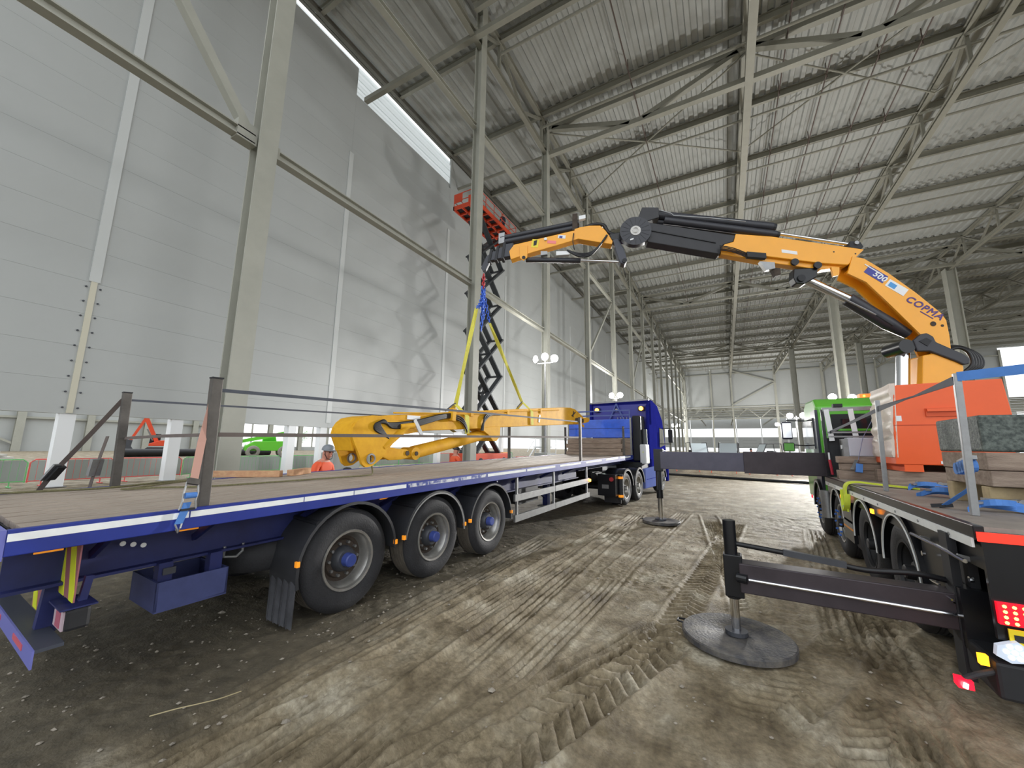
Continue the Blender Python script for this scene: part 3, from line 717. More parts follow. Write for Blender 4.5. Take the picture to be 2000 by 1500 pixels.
o = thing_mesh(T().tube(rp, .011, 6), 'rope', ROPE, 'thin greenish rope looped along the trailer deck', 'rope', smooth=60)
# straps round the trailer stakes
def strap(pts, side, w, m, label, cat='strap', fr=TRM): return thing_mesh(MB(fr).band(pts, w, .004, side), 'strap', m, label, cat)
strap([(-.1, .98, .93), (-.1, 5, .97), (-.11, 9.1, 1.0)], (0, .1, 1), .03, STRAPG, 'dark strap stretched between the tops of the near-side trailer stakes')
strap([(-2.47, 1.03, .97), (-2.44, 5, .99), (-2.4, 9.3, 1.0)], (0, 0, 1), .025, STRAPG, 'dark strap stretched between the tops of the far-side trailer stakes')
strap([(-2.43, 1.03, .53), (-1.3, 1.0, .55), (-.1, 1.0, .56)], (0, .2, 1), .03, STRAPK, 'brown strap running across the trailer between the two rear stakes')
strap([(-.08, 1.02, .56), (-.09, 5, .58), (-.1, 9.06, .6)], (0, .05, 1), .035, STRAPK, 'brown strap at half height along the near-side stakes')
o = strap([(-2.5, .99, .98), (-2.72, .8, .55), (-2.95, .62, .15), (-3.05, .55, -.05)], [(.3, 1, 0)]*4, .05, STRAPK, 'brown strap slanting down outside the far rear stake')
T_ = T().bar((-2.9, .66, .22), (-2.98, .6, .08), .09, .05); x_ = T_.build('ratchet', BLACKM, o)
T().bar((-2.89, .64, .24), (-2.99, .57, .07), .1, .02).build('ratchet_handle', GALV, x_)
o = strap([(-2.48, .9, .55), (-2.55, .86, .2), (-2.6, .84, -.05)], (1, .2, 0), .06, STRAPK, 'short strap with bright ratchet beside the far rear stake')
T().bar((-2.53, .86, .3), (-2.57, .85, .12), .1, .05).build('ratchet', GALV, o)
# ratchet strap on the near stake
RS = root('ratchet_strap', TRM @ at(.03, .9, .0), 'ratchet strap with blue tail hooked to the trailer edge at the near stake', 'strap')
T().band([(-.09, .97, .9), (-.05, .9, .5), (.0, .86, .2)], .055, .004, (0, 1, 0)).build('upper_webbing', STRAPP, RS)
T().band([(.02, .83, .05), (.025, .81, -.03), (.02, .79, -.1)], .05, .004, (0, 1, 0)).build('lower_webbing', STRAPB, RS)
rt = T().bar((.0, .86, .22), (.015, .85, .18), .075, .03, (1, 0, 0)).build('ratchet', RUSTY, RS)
for d in (-.035, .035): T().tube([(.0, .855+d, .2), (.02, .845+d*1.3, .12), (.03, .835+d*1.15, .06), (.03, .83+d*1.45, .0)], .007, 6).build('ratchet_plate', GALV, rt)
T().bar((.03, .79, .0), (.03, .875, .0), .02, .014, (0, 0, 1)).build('handle_grip', BLACKM, rt)
T().cyl((.02, .81, .1), (.02, .88, .1), .022, n=12).build('spool', STRAPB, rt)
T().tube([(.02, .81, -.1), (.03, .8, -.13), (.02, .79, -.16), (.0, .785, -.14)], .006, 6).build('hook', GALV, RS)
T().tube([(.02, .77, -.1), (.03, .78, -.13), (.02, .79, -.16)], .006, 6).build('hook', GALV, RS)
# ---------------------------------------------------------------- lifted excavator arm
LD = root('excavator_dipper', TRM @ at(-1.4, 6, 1.0), 'yellow excavator arm with ram and hoses slung above the trailer deck', 'machine part')
LP = lambda a, c, t: (-1.4+t, a, c)
beam = [(3.35, .83), (3.7, .9), (5.33, 1.06), (7.83, 1.29), (10.58, 1.53), (11.1, 1.56), (11.5, 1.54), (12.2, 1.34), (12.4, 1.2), (12.1, 1.06), (11.5, 1.04), (9.3, .93), (7.2, .82), (5.81, .74), (4.6, .68), (4.2, .62), (3.6, .6)]
ab = T().prism(beam, LP, -.19, .19).build('arm_beam', YEL, LD, bevel=.015)
plate = [(3.06, .58), (3.1, .74), (3.22, .84), (3.42, .885), (3.7, .88), (4.1, .78), (4.15, .66), (3.95, .56), (3.78, .42), (3.62, .24), (3.45, .135), (3.34, .12), (3.27, .17), (3.2, .33)]
def ring_plate(poly, hole, r, t0, t1, n=20):
    """plate with a round hole: built as a fan between outline and hole"""
    cx, cy = hole; m = MB(TRM); k = len(poly)
    outer = []
    for i in range(n*2):
        a = 2*math.pi*i/(n*2); dx, dy = math.cos(a), math.sin(a); best = None
        for j in range(k):
            (x0, y0), (x1, y1) = poly[j], poly[(j+1) % k]; ex, ey = x1-x0, y1-y0; den = dx*ey-dy*ex
            if abs(den) < 1e-9: continue
            tt = ((x0-cx)*ey-(y0-cy)*ex)/den; u = ((x0-cx)*dy-(y0-cy)*dx)/den
            if tt > 0 and -1e-6 <= u <= 1+1e-6: best = tt if best is None else max(best, tt)
        outer.append((cx+dx*(best or r*1.2), cy+dy*(best or r*1.2)))
    inner = [(cx+r*math.cos(2*math.pi*i/(n*2)), cy+r*math.sin(2*math.pi*i/(n*2))) for i in range(n*2)]
    N2 = n*2; c = []
    for t in (t0, t1): c += [LP(a, b_, t) for a, b_ in outer]+[LP(a, b_, t) for a, b_ in inner]
    f = []
    for i in range(N2):
        j = (i+1) % N2
        f += [(i, j, N2+j, N2+i), (2*N2+i, 3*N2+i, 3*N2+j, 2*N2+j), (i, 2*N2+i, 2*N2+j, j), (N2+i, N2+j, 3*N2+j, 3*N2+i)]
    return m.add(c, f)
for t0, t1 in ((.2, .25), (-.25, -.2)):
    o = ring_plate(plate, (3.42, .24), .055, t0, t1).build('hinge_plate', YEL, LD)
    T().lathe([(t1-.0, .055), (t1+.012, .055), (t1+.012, .078), (t1, .082)], lambda x, a, c: (-1.4+x, 3.42+a, .24+c), 24, close=True).build('pin_boss', GALV, o, smooth=40)
T().prism([(3.06, .58), (3.1, .74), (3.22, .84), (3.42, .885), (3.44, .865), (3.25, .81), (3.14, .72), (3.1, .58), (3.17, .36), (3.13, .36)], LP, -.2, .2).build('nose_cover', YEL, LD, bevel=.01)
T().prism([(11.3, 1.06), (12.2, 1.1), (12.6, 1.16), (12.72, 1.24), (12.62, 1.3), (12.3, 1.3), (11.7, 1.2)], LP, -.12, .24).build('end_bracket', YEL, LD, bevel=.01)
for y in (11.55, 12.0): T().cyl(LP(y, 1.18, .15), LP(y, 1.18, .27), .07, n=14).build('end_pin', BROWN, LD)
T().tube([LP(12.0, 1.06, .22), LP(12.03, .98, .24), LP(12.12, .97, .24), LP(12.14, 1.05, .22)], .02).build('hook_eye', YEL, LD)
rm = T().cyl(LP(4.46, .3, .03), LP(6.55, .64, .03), .115, n=24).build('ram_barrel', YEL, LD, smooth=40)
T().cyl(LP(4.40, .29, -.12), LP(4.40, .29, .18), .105, n=20).build('ram_eye', YEL, rm, smooth=40)
T().cyl(LP(4.40, .29, -.14), LP(4.40, .29, .2), .035, n=14).build('ram_pin', BROWN, rm)
T().cyl(LP(6.5, .63, .03), LP(6.7, .665, .03), .13, n=20).build('ram_gland', YEL, rm, smooth=40)
T().prism([(6.2, .78), (7.0, .84), (6.98, .6), (6.85, .5), (6.7, .5), (6.55, .62)], LP, -.16, .2).build('ram_bracket', YEL, LD, bevel=.01)
for t in (-.13, .13):
    T().prism([(3.62, .38), (3.75, .42), (4.0, .38), (4.22, .36), (4.33, .3), (4.3, .23), (4.1, .2), (3.85, .2), (3.7, .26)], LP, t-.025, t+.025).build('link_plate', YEL, LD, bevel=.006)
T().cyl(LP(4.22, .3, -.17), LP(4.22, .3, .17), .04, n=12).build('link_pin', BROWN, LD)
T().cyl(LP(3.66, .4, .2), LP(4.12, .74, .24), .06, n=16).build('strut', YEL, LD, smooth=40)
T().cyl(LP(3.95, .73, .25), LP(4.25, .76, .25), .05, n=14).build('strut_bracket', YEL, LD)
T().bar(LP(4.25, .85, .27), LP(4.4, .6, .3), .03, .06).build('stop_bar', WHITE, LD)
T().bar(LP(5.25, .88, .24), LP(5.27, 1.12, .24), .1, .1).build('clamp_block', YEL, LD)
for k in range(7):
    z = .02*k; hp = [LP(3.62+.02*k, .6-.01*k, .24), LP(3.45+.015*k, .68+z*.6, .26), LP(3.5+.02*k, .78+z*.3, .27), LP(3.8, .78-z*.6, .26), LP(4.3, .84-z*.7, .25), LP(4.9, .97-z*.6, .24), LP(5.3, 1.02-z*.5, .22)]
    T().tube(spline(hp, 6), .018, 8).build('hose', HOSE, LD, smooth=60)
for k in range(3):
    T().tube(spline([LP(5.3, 1.0-.03*k, .22), LP(5.55, .95-.04*k, .24), LP(5.7, .78-.03*k, .24), LP(5.72, .66, .22)], 6), .016, 8).build('hose', HOSE, LD, smooth=60)
    T().tube(spline([LP(7.0-.1*k, 1.1, .2), LP(6.55-.08*k, 1.06, .23), LP(6.3, .9, .23), LP(6.25+.03*k, .72, .2)], 6), .02, 8).build('hose', HOSE, LD, smooth=60)
for z0, z1, a, c in ((.93, 1.0, 3.85, 5.2), (1.0, 1.12, 5.4, 7.3), (1.05, 1.17, 5.4, 7.3), (1.17, 1.4, 7.3, 10.2)):
    T().cyl(LP(a, z0+.02, .205), LP(c, z1+.02, .205), .014, n=8).build('pipe', YEL, LD)
for y, z in ((5.9, 1.05), (7.3, 1.15), (9.0, 1.3)): T().bar(LP(y, z-.05, .2), LP(y, z+.06, .2), .05, .09).build('pipe_clamp', YEL, LD)
T().box(LP(4.15, .86, .19), LP(4.45, .93, .2)).build('data_plate', WHITE, LD)
T().bar(LP(5.35, .62, .2), LP(5.75, .66, .2), .012, .09).build('data_plate', WHITE, LD)
T().bar(LP(8.9, 1.0, .2), LP(8.95, 1.2, .2), .02, .05).build('white_mark', WHITE, LD)
T().bar(LP(11.2, 1.3, .2), LP(11.5, 1.44, .2), .015, .04).build('painted_mark', BROWN, LD)
T().bar(LP(11.3, 1.26, .2), LP(11.35, 1.46, .2), .015, .03).build('painted_mark', BROWN, LD)

# ---------------------------------------------------------------- lifting gear
HK = Vector((-4.75, 7.2, 5.72))
SL = root('lifting_sling', at(HK.x, HK.y, HK.z), 'red and blue chain sling with two yellow webbing legs above the yellow arm', 'sling')
def chain(p0, p1, n, m, r=.012, name='chain'):
    p0 = Vector(p0); p1 = Vector(p1); d = (p1-p0)/n; mb = MB(); u = d.normalized(); s_ = u.orthogonal().normalized(); w_ = u.cross(s_)
    for i in range(n):
        c = p0+d*(i+.5); a = s_ if i % 2 else w_; l = d.length*.62; q = []
        for k in range(9):
            t = 2*math.pi*k/8; q.append(c+u*(l*math.cos(t))+a*(.03*math.sin(t)))
        mb.tube(q, r, 5)
    return mb.build(name, m, SL)
chain(HK, HK+Vector((0, 0, -.34)), 5, CHAINR, .016)
RG = HK+Vector((0, 0, -.38))
MB().lathe([(-.012, .06), (.012, .06), (.012, .085), (-.012, .085)], lambda x, a, c: (RG.x+x, RG.y+a, RG.z+c), 20, close=True).build('master_ring', CHAINB, SL)
wl_ = lambda y, z, x=-1.4: TRM @ Vector((x, y, z))
S1 = wl_(5.62, 1.14); S2 = wl_(8.35, 1.42)
for dx, dy, dz in ((-.02, -.12, -.5), (.03, -.06, -.62), (0, .05, -.7), (-.03, .0, -1.0), (.02, -.03, -.85)): chain(RG, RG+Vector((dx, dy, dz)), 9, CHAINB)
A1 = RG+Vector((0, -.26, -.55)); A2 = RG+Vector((0, .3, -.72))
chain(RG+Vector((0, -.08, -.35)), A1, 5, CHAINB); chain(RG, A2, 11, CHAINB)
mp_ = lambda a, c, t: a+(c-a)*t
sd = [(.2, 1, 0), (1, .3, 0), (.2, 1, .2), (1, -.3, 0), (.3, 1, 0)]
MB().band([mp_(A1, S1+Vector((0, 0, .06)), t) for t in (0, .25, .5, .75, 1)], .1, .008, sd).build('webbing_leg', STRAPY, SL)
MB().band([mp_(A2, S2+Vector((0, 0, .06)), t) for t in (0, .25, .5, .75, 1)], .1, .008, sd).build('webbing_leg', STRAPY, SL)
for P_, yy, zz in ((S1, 5.62, 1.1), (S2, 8.35, 1.37)):
    MB(TRM).band([(-1.4, yy, zz+.14), (-1.62, yy+.1, zz-.02), (-1.625, yy+.12, zz-.35), (-1.4, yy+.12, zz-.47), (-1.17, yy+.12, zz-.45), (-1.17, yy+.1, zz-.1), (-1.4, yy, zz+.14)], .13, .008, (0, 1, 0)).build('webbing_loop', STRAPY, SL)
    q = P_+Vector((0, 0, .06)); MB(TRM).tube([(-1.35, yy-.35, zz-.02), (-1.38, yy-.1, zz+.12), (-1.4, yy, zz+.16)], .014, 6).build('wire_leg', DGREY, SL)

# ---------------------------------------------------------------- crane truck
T2M = at(1.42, 3.87, 0, -math.atan(.033))
K = lambda: MB(T2M)
CT = root('crane_truck', T2M, 'green cab flatbed truck with black body and yellow knuckle-boom crane', 'truck')
DZ = 1.23; TL = 5.55
dk = K().box((.05, 0, DZ-.06), (2.45, TL, DZ)).build('deck', DECK2, CT)
for x in (.0, 2.45): K().box((x, 0, DZ-.09), (x+.05, TL, DZ+.005)).build('coaming', BLACK, CT, bevel=.006)
sp_ = K().box((-.012, .02, 1.09), (.002, TL-.1, 1.15)).build('side_strip', REFLW, CT)
for i in range(9): K().cyl((-.012, .35+.6*i, 1.12), (-.018, .35+.6*i, 1.12), .012, n=8).build('rivet', GALV, sp_)
K().box((.03, .02, .95), (2.47, TL, 1.14)).build('subframe', BLACK, CT)
for x in (.75, 1.7): K().ibeam((x, .1, .82), (x, 8.2, .82), .12, .3, .02).build('chassis_rail', BLACKM, CT)
# rear face
rf = K().box((.02, -.03, .55), (2.48, 0, 1.2)).build('rear_panel', BLACK, CT)
K().box((.0, -.045, 1.14), (.72, -.03, 1.2)).build('reflector_bar', REDBAR, rf)
K().box((.76, -.045, 1.14), (1.74, -.03, 1.2)).build('reflector_bar', REDBAR, rf)
tl_ = K().box((.03, -.06, .65), (.32, -.03, .78)).build('tail_lamp', mat('red_lens', (225, 20, 40), .3, emit=.8), CT)
for i in range(6):
    for j in range(4): K().cyl((.06+.042*i, -.064, .665+.032*j), (.06+.042*i, -.058, .665+.032*j), .010, n=6).build('led', REDLED, tl_)
tl2 = K().box((2.18, -.06, .65), (2.47, -.03, .78)).build('tail_lamp', MATS['red_lens'], CT)
K().box((.06, -.06, .46), (.58, -.05, .63)).build('number_plate', PLATEY, CT)
K().box((.08, -.064, .56), (.14, -.058, .6)).build('plate_clip', BLACKM, CT)
rv = K().prism([(-.01, .53), (.08, .57), (.14, .52), (.13, .46), (.04, .44), (-.02, .47)], lambda a, c, t: (a, t, c), -.09, -.05).build('work_lamp', mat('lamp_housing', (190, 200, 215), .3, emit=.35), CT)
for k in range(7):
    a = k*math.pi/3; rr_ = 0 if k == 6 else .036
    K().cyl((.06+rr_*math.cos(a), -.095, .505+rr_*math.sin(a)), (.06+rr_*math.cos(a), -.088, .505+rr_*math.sin(a)), .015, n=8).build('lamp_led', mat('led_white', (215, 225, 240), .3, emit=1.0), rv)
K().box((-.08, -.04, .38), (-.04, 0, .44)).build('amber_lamp', mat('amber_lit', (255, 160, 30), .3, emit=2), CT)
K().box((-.02, -.05, .2), (.35, .35, .42)).build('rear_bumper_end', BLACKM, CT, bevel=.02)
st_ = K().tube([(.02, 0, .36), (-.1, -.04, .32), (-.17, -.05, .28)], .018).build('lamp_stalk', RUBBER, CT)
K().box((-.21, -.09, .235), (-.14, -.02, .285)).build('marker_lamp', mat('marker_red', (255, 16, 36), .3, emit=2.2), st_)
K().cyl((-.19, -.095, .26), (-.17, -.1, .255), .016, n=10).build('marker_core', mat('marker_hot', (255, 200, 190), .3, emit=8), st_)
K().box((.2, .05, .0), (.7, .09, .5)).build('mud_flap', RUBBER, CT)
# rear outrigger housing and legs
for x in (-.03, .06): K().box((x, .36, .12), (x+.05, .5, 1.12)).build('flap_bracket', BLACKM, CT)
K().box((-.02, .3, .35), (2.5, .62, .75)).build('outrigger_housing', BLACK, CT)
K().box((.04, .62, .35), (.1, 1.15, 1.06)).build('side_panel', BLACK, CT)
K().tube([(-.03, .1, .98), (-.03, .55, .99), (-.03, 1.1, .985)], .014).build('grab_rail', CHROME, CT)
for y in (.22, .9): K().bar((-.03, y, .99), (.05, y, .97), .02, .03).build('rail_foot', GALV, CT)
for y, z in ((.55, .72), (.32, .66)):
    K().tube([(-.06, y, z), (-.07, y+.12, z+.005), (-.06, y+.16, z-.01), (-.055, y+.12, z-.025), (-.05, y, z-.02)], .008, 6).build('pin_handle', CHROME, CT)
for y, z in ((.95, .85), (.12, .86)): K().cyl((-.0, y, z), (-.02, y, z), .02, n=10).build('bolt', CHROME, CT)
def outrigger(xj, y, zb, hb, xi, ztop, legr, zleg, padr, seg):
    lab = K().box((xj+.06, y-.1, zb), (xi, y+.1, zb+hb)).build('outrigger_beam', mat('outrigger_steel', (62, 55, 60), .45, .3, .2, 4), CT, bevel=.008)
    if seg: K().box((seg, y-.13, zb-.03), (xi, y+.13, zb+hb+.03)).build('outer_beam', MATS['outrigger_steel'], CT, bevel=.008)
    jk = K().cyl((xj, y, zleg), (xj, y, ztop), legr, n=20).build('outrigger_jack', BLACK, CT, smooth=40)
    K().box((xj-legr*1.2, y-legr*1.3, zb-.06), (xj+legr*1.6, y+legr*1.3, zb+hb+.06)).build('jack_clamp', BLACK, jk, bevel=.01)
    K().cyl((xj, y, .06), (xj, y, zleg+.05), legr*.72, n=20).build('jack_rod', CHROME, jk, smooth=40)
    K().cyl((xj, y, .05), (xj, y, .085), legr*1.7, n=20).build('jack_foot', DGREY, jk)
    return lab
bm_ = outrigger(-1.46, .47, .44, .25, .1, 1.05, .055, .36, .5, 0)
K().cyl((-1.33, .355, .565), (.0, .355, .55), .013, n=8).build('beam_ram', CHROME, bm_)
K().cyl((-1.42, .38, .565), (-1.34, .36, .565), .04, n=12).build('ram_lug', BLACK, bm_)
K().tube(spline([(-1.42, .47, .84), (-1.1, .45, .82), (-.75, .45, .79), (-.5, .45, .76), (-.2, .46, .78), (.05, .5, .74)], 6), .022, 8).build('hose', HOSE, CT, smooth=60)
K().bar((-1.05, .45, .82), (-.62, .45, .78), .05, .05).build('hose_sleeve', DGREY, CT)
bf_ = outrigger(-3.07, 6.05, 1.24, .4, .2, 1.66, .075, .55, .5, -1.3)
MATS['beam_grey'] = mat('beam_grey', (86, 84, 98), .45, .3, .12, 4); bf_.data.materials[0] = MATS['beam_grey']
for d in (-.02, .06): K().bar((-3.07+d, 6.0, 1.25), (-3.07+d, 5.97, .75), .03, .05).build('valve_pipe', BLACKM, bf_)
for y, x, z in ((5.9, .1, 0),): pass
# wheels
for k, y in enumerate((1.7, 3.05, 4.75, 6.7)):
    for s, x in ((1, 0), (-1, 1)):
        fr = T2M @ Matrix.Translation((.03 if s == 1 else 2.47, y, .52)) @ Matrix.Rotation(math.pi, 4, 'Z') if s == 1 else T2M @ Matrix.Translation((2.47, y, .52))
        wheel_parts(fr, CT, .52, .32, .29, 1, BLACKM, dish=.16 if k < 2 else .13, nuts=10, rim=BLACKM if k < 2 else None)
        if k < 2 and s == 1:
            wheel_parts(fr @ Matrix.Translation((-.36, 0, 0)), CT, .52, .3, .29, 1, BLACKM, nuts=4, rim=BLACKM)
        mudguard(fr @ Matrix.Translation((.03, 0, 0)), CT, .60, .5, math.radians(0), math.radians(180), BLACK, 1, .05, edge=REFLW)
    for q in range(10):
        if k >= 2:
            a = q*math.pi/5; K().cyl((.02, y+.2*math.cos(a), .52+.2*math.sin(a)), (-.01, y+.2*math.cos(a), .52+.2*math.sin(a)), .016, n=6).build('blue_lit_nut', mat('hub_lit_blue', (70, 120, 210), .3), CT)  # nuts coloured blue; the bluish light on them is painted in
    K().cyl((.2, y, .52), (2.3, y, .52), .08, n=12).build('axle', BLACKM, CT)
for z, h in ((.92, .09), (.62, .09)):
    pn = K().box((-.005, 3.62, z-.22), (.04, 4.2, z+.05)).build('side_guard', BLACK, CT)
    K().box((-.012, 3.62, z-.02), (-.004, 4.2, z+.05)).build('silver_stripe', GALV, pn); K().box((-.012, 3.62, z-.05), (-.004, 4.2, z-.02)).build('amber_stripe', mat('amber_stripe', (250, 160, 30), .4), pn)
K().box((.12, 3.62, .25), (.5, 4.2, .6)).build('side_tank', BLACKM, CT, bevel=.03)
for y in (2.4, 4.1, 4.05): K().box((-.02, y, .98), (-.0, y+.09, 1.03)).build('marker_lamp', mat('amber_glow', (255, 140, 30), .3, emit=3), CT)
K().cyl((-.12, 6.35, .78), (-.14, 6.35, .78), .03, n=10).build('marker_lamp', MATS['marker_red'], CT)
K().cyl((.05, 5.85, .45), (.05, 5.85, .95), .11, n=16).build('air_tank', GALV, CT, smooth=40)
# cab
cb = K().prism([(6.25, .72), (8.35, .62), (8.42, 1.3), (8.25, 2.0), (7.95, 2.72), (7.6, 2.84), (6.5, 2.8), (6.25, 2.62)], lambda a, c, t: (t, a, c), .06, 2.44).build('cab', GREEN, CT, bevel=.05)
K().box((.02, 6.5, 1.75), (.07, 7.9, 2.4)).build('side_window', GLASS, cb)
K().box((.045, 6.24, .75), (.09, 6.85, 2.55)).build('dark_corner_panel', mat('cab_dark_trim', (58, 62, 74), .3), cb)  # dark grey quarter panel at the rear corner of the cab
K().box((.3, 6.21, .9), (2.2, 6.26, 2.45)).build('rear_wall', BLACKM, cb)
K().box((.45, 6.2, 1.75), (2.0, 6.22, 2.35)).build('rear_window', GLASS, cb)
K().box((.95, 7.0, 2.84), (1.55, 7.25, 2.93)).build('beacon_bar', mat('beacon_amber', (235, 130, 50), .3, emit=.5), cb)
for x in (1.02, 1.22, 1.42): K().cyl((x, 6.99, 2.88), (x, 6.98, 2.88), .02, n=8).build('beacon_led', mat('beacon_lit', (255, 190, 60), .3, emit=4), cb)
mi = K().box((-.42, 8.0, 1.98), (-.2, 8.12, 2.42)).build('mirror', mat('mirror_shell', (52, 54, 74), .3), cb, bevel=.03)
K().box((-.4, 7.985, 2.02), (-.22, 8.0, 2.38)).build('mirror_glass', CHROME, mi)
m2 = K().box((-.42, 8.0, 1.68), (-.18, 8.15, 1.9)).build('mirror', BLACKM, cb, bevel=.03); K().box((-.4, 7.985, 1.7), (-.2, 8.0, 1.88)).build('mirror_glass', GREEN, m2)
for z in (2.45, 1.85): K().bar((-.3, 8.06, z), (.1, 7.9, z-.03), .03, .03).build('mirror_arm', BLACKM, cb)
# headboard ladder frame
hf = K().bar((.08, 5.62, 2.5), (1.4, 5.62, 2.5), .05, .07).build('ladder_frame', GALV, CT)
for z in (2.06, 1.98): K().bar((.12, 5.6, z), (1.4, 5.6, z), .03, .03).build('ladder_rail', GALV, hf)
for x in (.14, .5, .82, 1.0): K().bar((x, 5.6, 2.5), (x+.04, 5.6, 1.9), .08, .02, (0, 1, 0)).build('ladder_slat', WHITE, hf)
for x in (.08, 1.4): K().bar((x, 5.62, DZ), (x, 5.62, 2.5), .05, .05).build('ladder_post', BLACK, hf)
K().box((.08, 5.66, DZ), (1.4, 5.7, 1.95)).build('guard_panel', BLACKM, hf)
for x in (.25, .95): K().box((x, 5.56, 2.54), (x+.14, 5.7, 2.6)).build('work_lamp', BLACKM, hf)
K().box((.35, 5.9, 2.1), (1.5, 6.0, 2.14)).build('green_rail', GREEN, hf)
for s_ in ((.235, .64), (.2, 2.7)):
    K().bar((s_[0], s_[1], DZ), (s_[0]+.03, s_[1], DZ+1.13), .045, .04, up=(0, 1, 0)).build('stake_post', GALV, CT, bevel=.005)
    K().bar((2.3, s_[1], DZ), (2.3, s_[1], DZ+1.13), .045, .04, up=(0, 1, 0)).build('stake_post', GALV, CT, bevel=.005)
# crane (boom plane coordinates: reach, height, offset towards the camera)
BPn = lambda r, z, o: (3.37-.9486*r+.3166*o, 9.91-.3166*r-.9486*o, z)
C_ = MB
C_().box((2.95, 9.5, 1.0), (3.8, 10.3, 1.5)).build('crane_base', BLACKM, CT)
C_().cyl((3.37, 9.91, 1.5), (3.37, 9.91, 2.9), .3, .24, n=28).build('crane_mast', CRANEY, CT, smooth=40)
C_().prism([(.16, 3.46), (-.3, 3.56), (-.44, 3.25), (-.36, 2.6), (.3, 2.6), (.24, 2.9)], BPn, -.2, .2).build('crane_column', CRANEY, CT, bevel=.02)
top = [(1.05, 5.49), (.858, 5.427), (.485, 5.098), (.087, 4.676), (-.259, 4.254), (-.315, 4.12), (-.324, 3.83), (-.307, 3.5)]
low = [(-.02, 3.5), (.03, 3.7), (.12, 3.867), (.51, 4.436), (.877, 4.946), (1.168, 5.144)]
ib = None
for o0, o1 in ((.13, .17), (-.17, -.13)):
    o = C_().prism(top+low, BPn, o0, o1).build('inner_boom', CRANEY, CT)
    if ib is None: ib = o
tp = C_()
for a, c in zip(top[:-1], top[1:]): tp.prism([a, c, (c[0]+.025, c[1]-.03), (a[0]+.025, a[1]-.03)], BPn, -.13, .13)
tp.build('boom_top_plate', CRANEY, CT)
ip_ = C_()
lw2 = [(p[0]-.1, p[1]+.12) for p in low]
for a, c in zip(lw2[:-1], lw2[1:]): ip_.prism([a, c, (c[0]-.02, c[1]+.03), (a[0]-.02, a[1]+.03)], BPn, -.13, .13)
ip_.build('boom_inner_plate', CRANEY, CT)
yb = [(3.103, 6.167), (2.439, 6.05), (.817, 5.631), (1.13, 5.327), (1.6, 5.40), (2.523, 5.61), (3.413, 5.86), (3.339, 5.953), (3.155, 5.996)]
ob = C_().prism(yb, BPn, -.15, .15).build('outer_boom', CRANEY, CT, bevel=.012)
C_().prism([(1.13, 5.33), (1.6, 5.41), (2.52, 5.62), (3.41, 5.87), (3.40, 5.77), (2.52, 5.515), (1.58, 5.29)], BPn, -.09, .09).build('boom_keel', CRANEY, ob, bevel=.01)
for r, z in ((2.06, 5.46), (1.66, 5.36)): C_().cyl(BPn(r, z, .12), BPn(r, z, .165), .07, n=18).build('side_opening', HOSE, ob)
for r, z in ((1.35, 5.62), (.98, 5.55)): C_().cyl(BPn(r, z, .14), BPn(r, z, .152), .015, n=8).build('hole', HOSE, ob)
C_().prism([(2.28, 5.68), (2.0, 5.61), (2.0, 5.68), (2.28, 5.75)], BPn, .149, .153).build('white_sticker', WHITE, ob)
db = C_().prism([(4.857, 6.619), (3.104, 6.144), (3.154, 6.007), (3.359, 5.954), (3.434, 5.75), (4.876, 6.154)], BPn, -.13, .13).build('boom_sleeve', mat('boom_black', (44, 44, 48), .5, 0, .15, 4), CT, bevel=.015)
C_().prism([(4.8, 6.42), (3.5, 6.02), (3.5, 6.0), (4.8, 6.40)], BPn, .13, .15).build('sleeve_seam', HOSE, db)
for (a, c), rr_, oo in ((((4.867, 6.918), (2.316, 6.352)), .095, -.04), (((4.487, 6.657), (2.317, 6.12)), .08, .07), (((4.8, 6.8), (2.4, 6.24)), .09, -.14)):
    t_ = C_().cyl(BPn(*a, oo), BPn(*c, oo), rr_, n=18).build('extension_ram', mat('ram_black', (50, 51, 58), .4), CT, smooth=40)
    C_().cyl(BPn(*c, oo), BPn(c[0]-.06, c[1]-.015, oo), rr_*.85, n=14).build('ram_gland', BLACKM, t_)
C_().tube([BPn(4.86, 6.93, .09), BPn(4.8, 6.98, .1), BPn(4.5, 6.86, .1), BPn(4.35, 6.78, .12), BPn(4.3, 6.72, .12), BPn(3.6, 6.57, .16), BPn(2.9, 6.42, .16)], .012, 6).build('ram_pipe', GALV, CT)
C_().cyl(BPn(2.33, 6.17, .05), BPn(.96, 5.79, .05), .035, n=14).build('ram_rod', CHROME, CT, smooth=40)
hd = C_().prism([(1.05, 5.72), (1.02, 5.84), (.85, 5.82), (.8, 5.7), (.9, 5.62)], BPn, -.1, .12).build('ram_head', BLACKM, CT, bevel=.01)
C_().cyl(BPn(.92, 5.79, .1), BPn(.92, 5.79, .14), .04, n=12).build('ram_pin', GALV, hd)
hd2 = C_().prism([(4.95, 6.98), (4.6, 6.94), (4.6, 6.7), (4.9, 6.62), (5.05, 6.72)], BPn, -.14, .14).build('boom_head', MATS['boom_black'], CT, bevel=.015)
for r in (4.85, 4.78, 4.7): C_().tube([BPn(r, 6.95, .05), BPn(r, 7.02, .05), BPn(r-.03, 7.03, .0), BPn(r-.03, 6.95, -.05)], .01, 6).build('guide_loop', GALV, hd2)
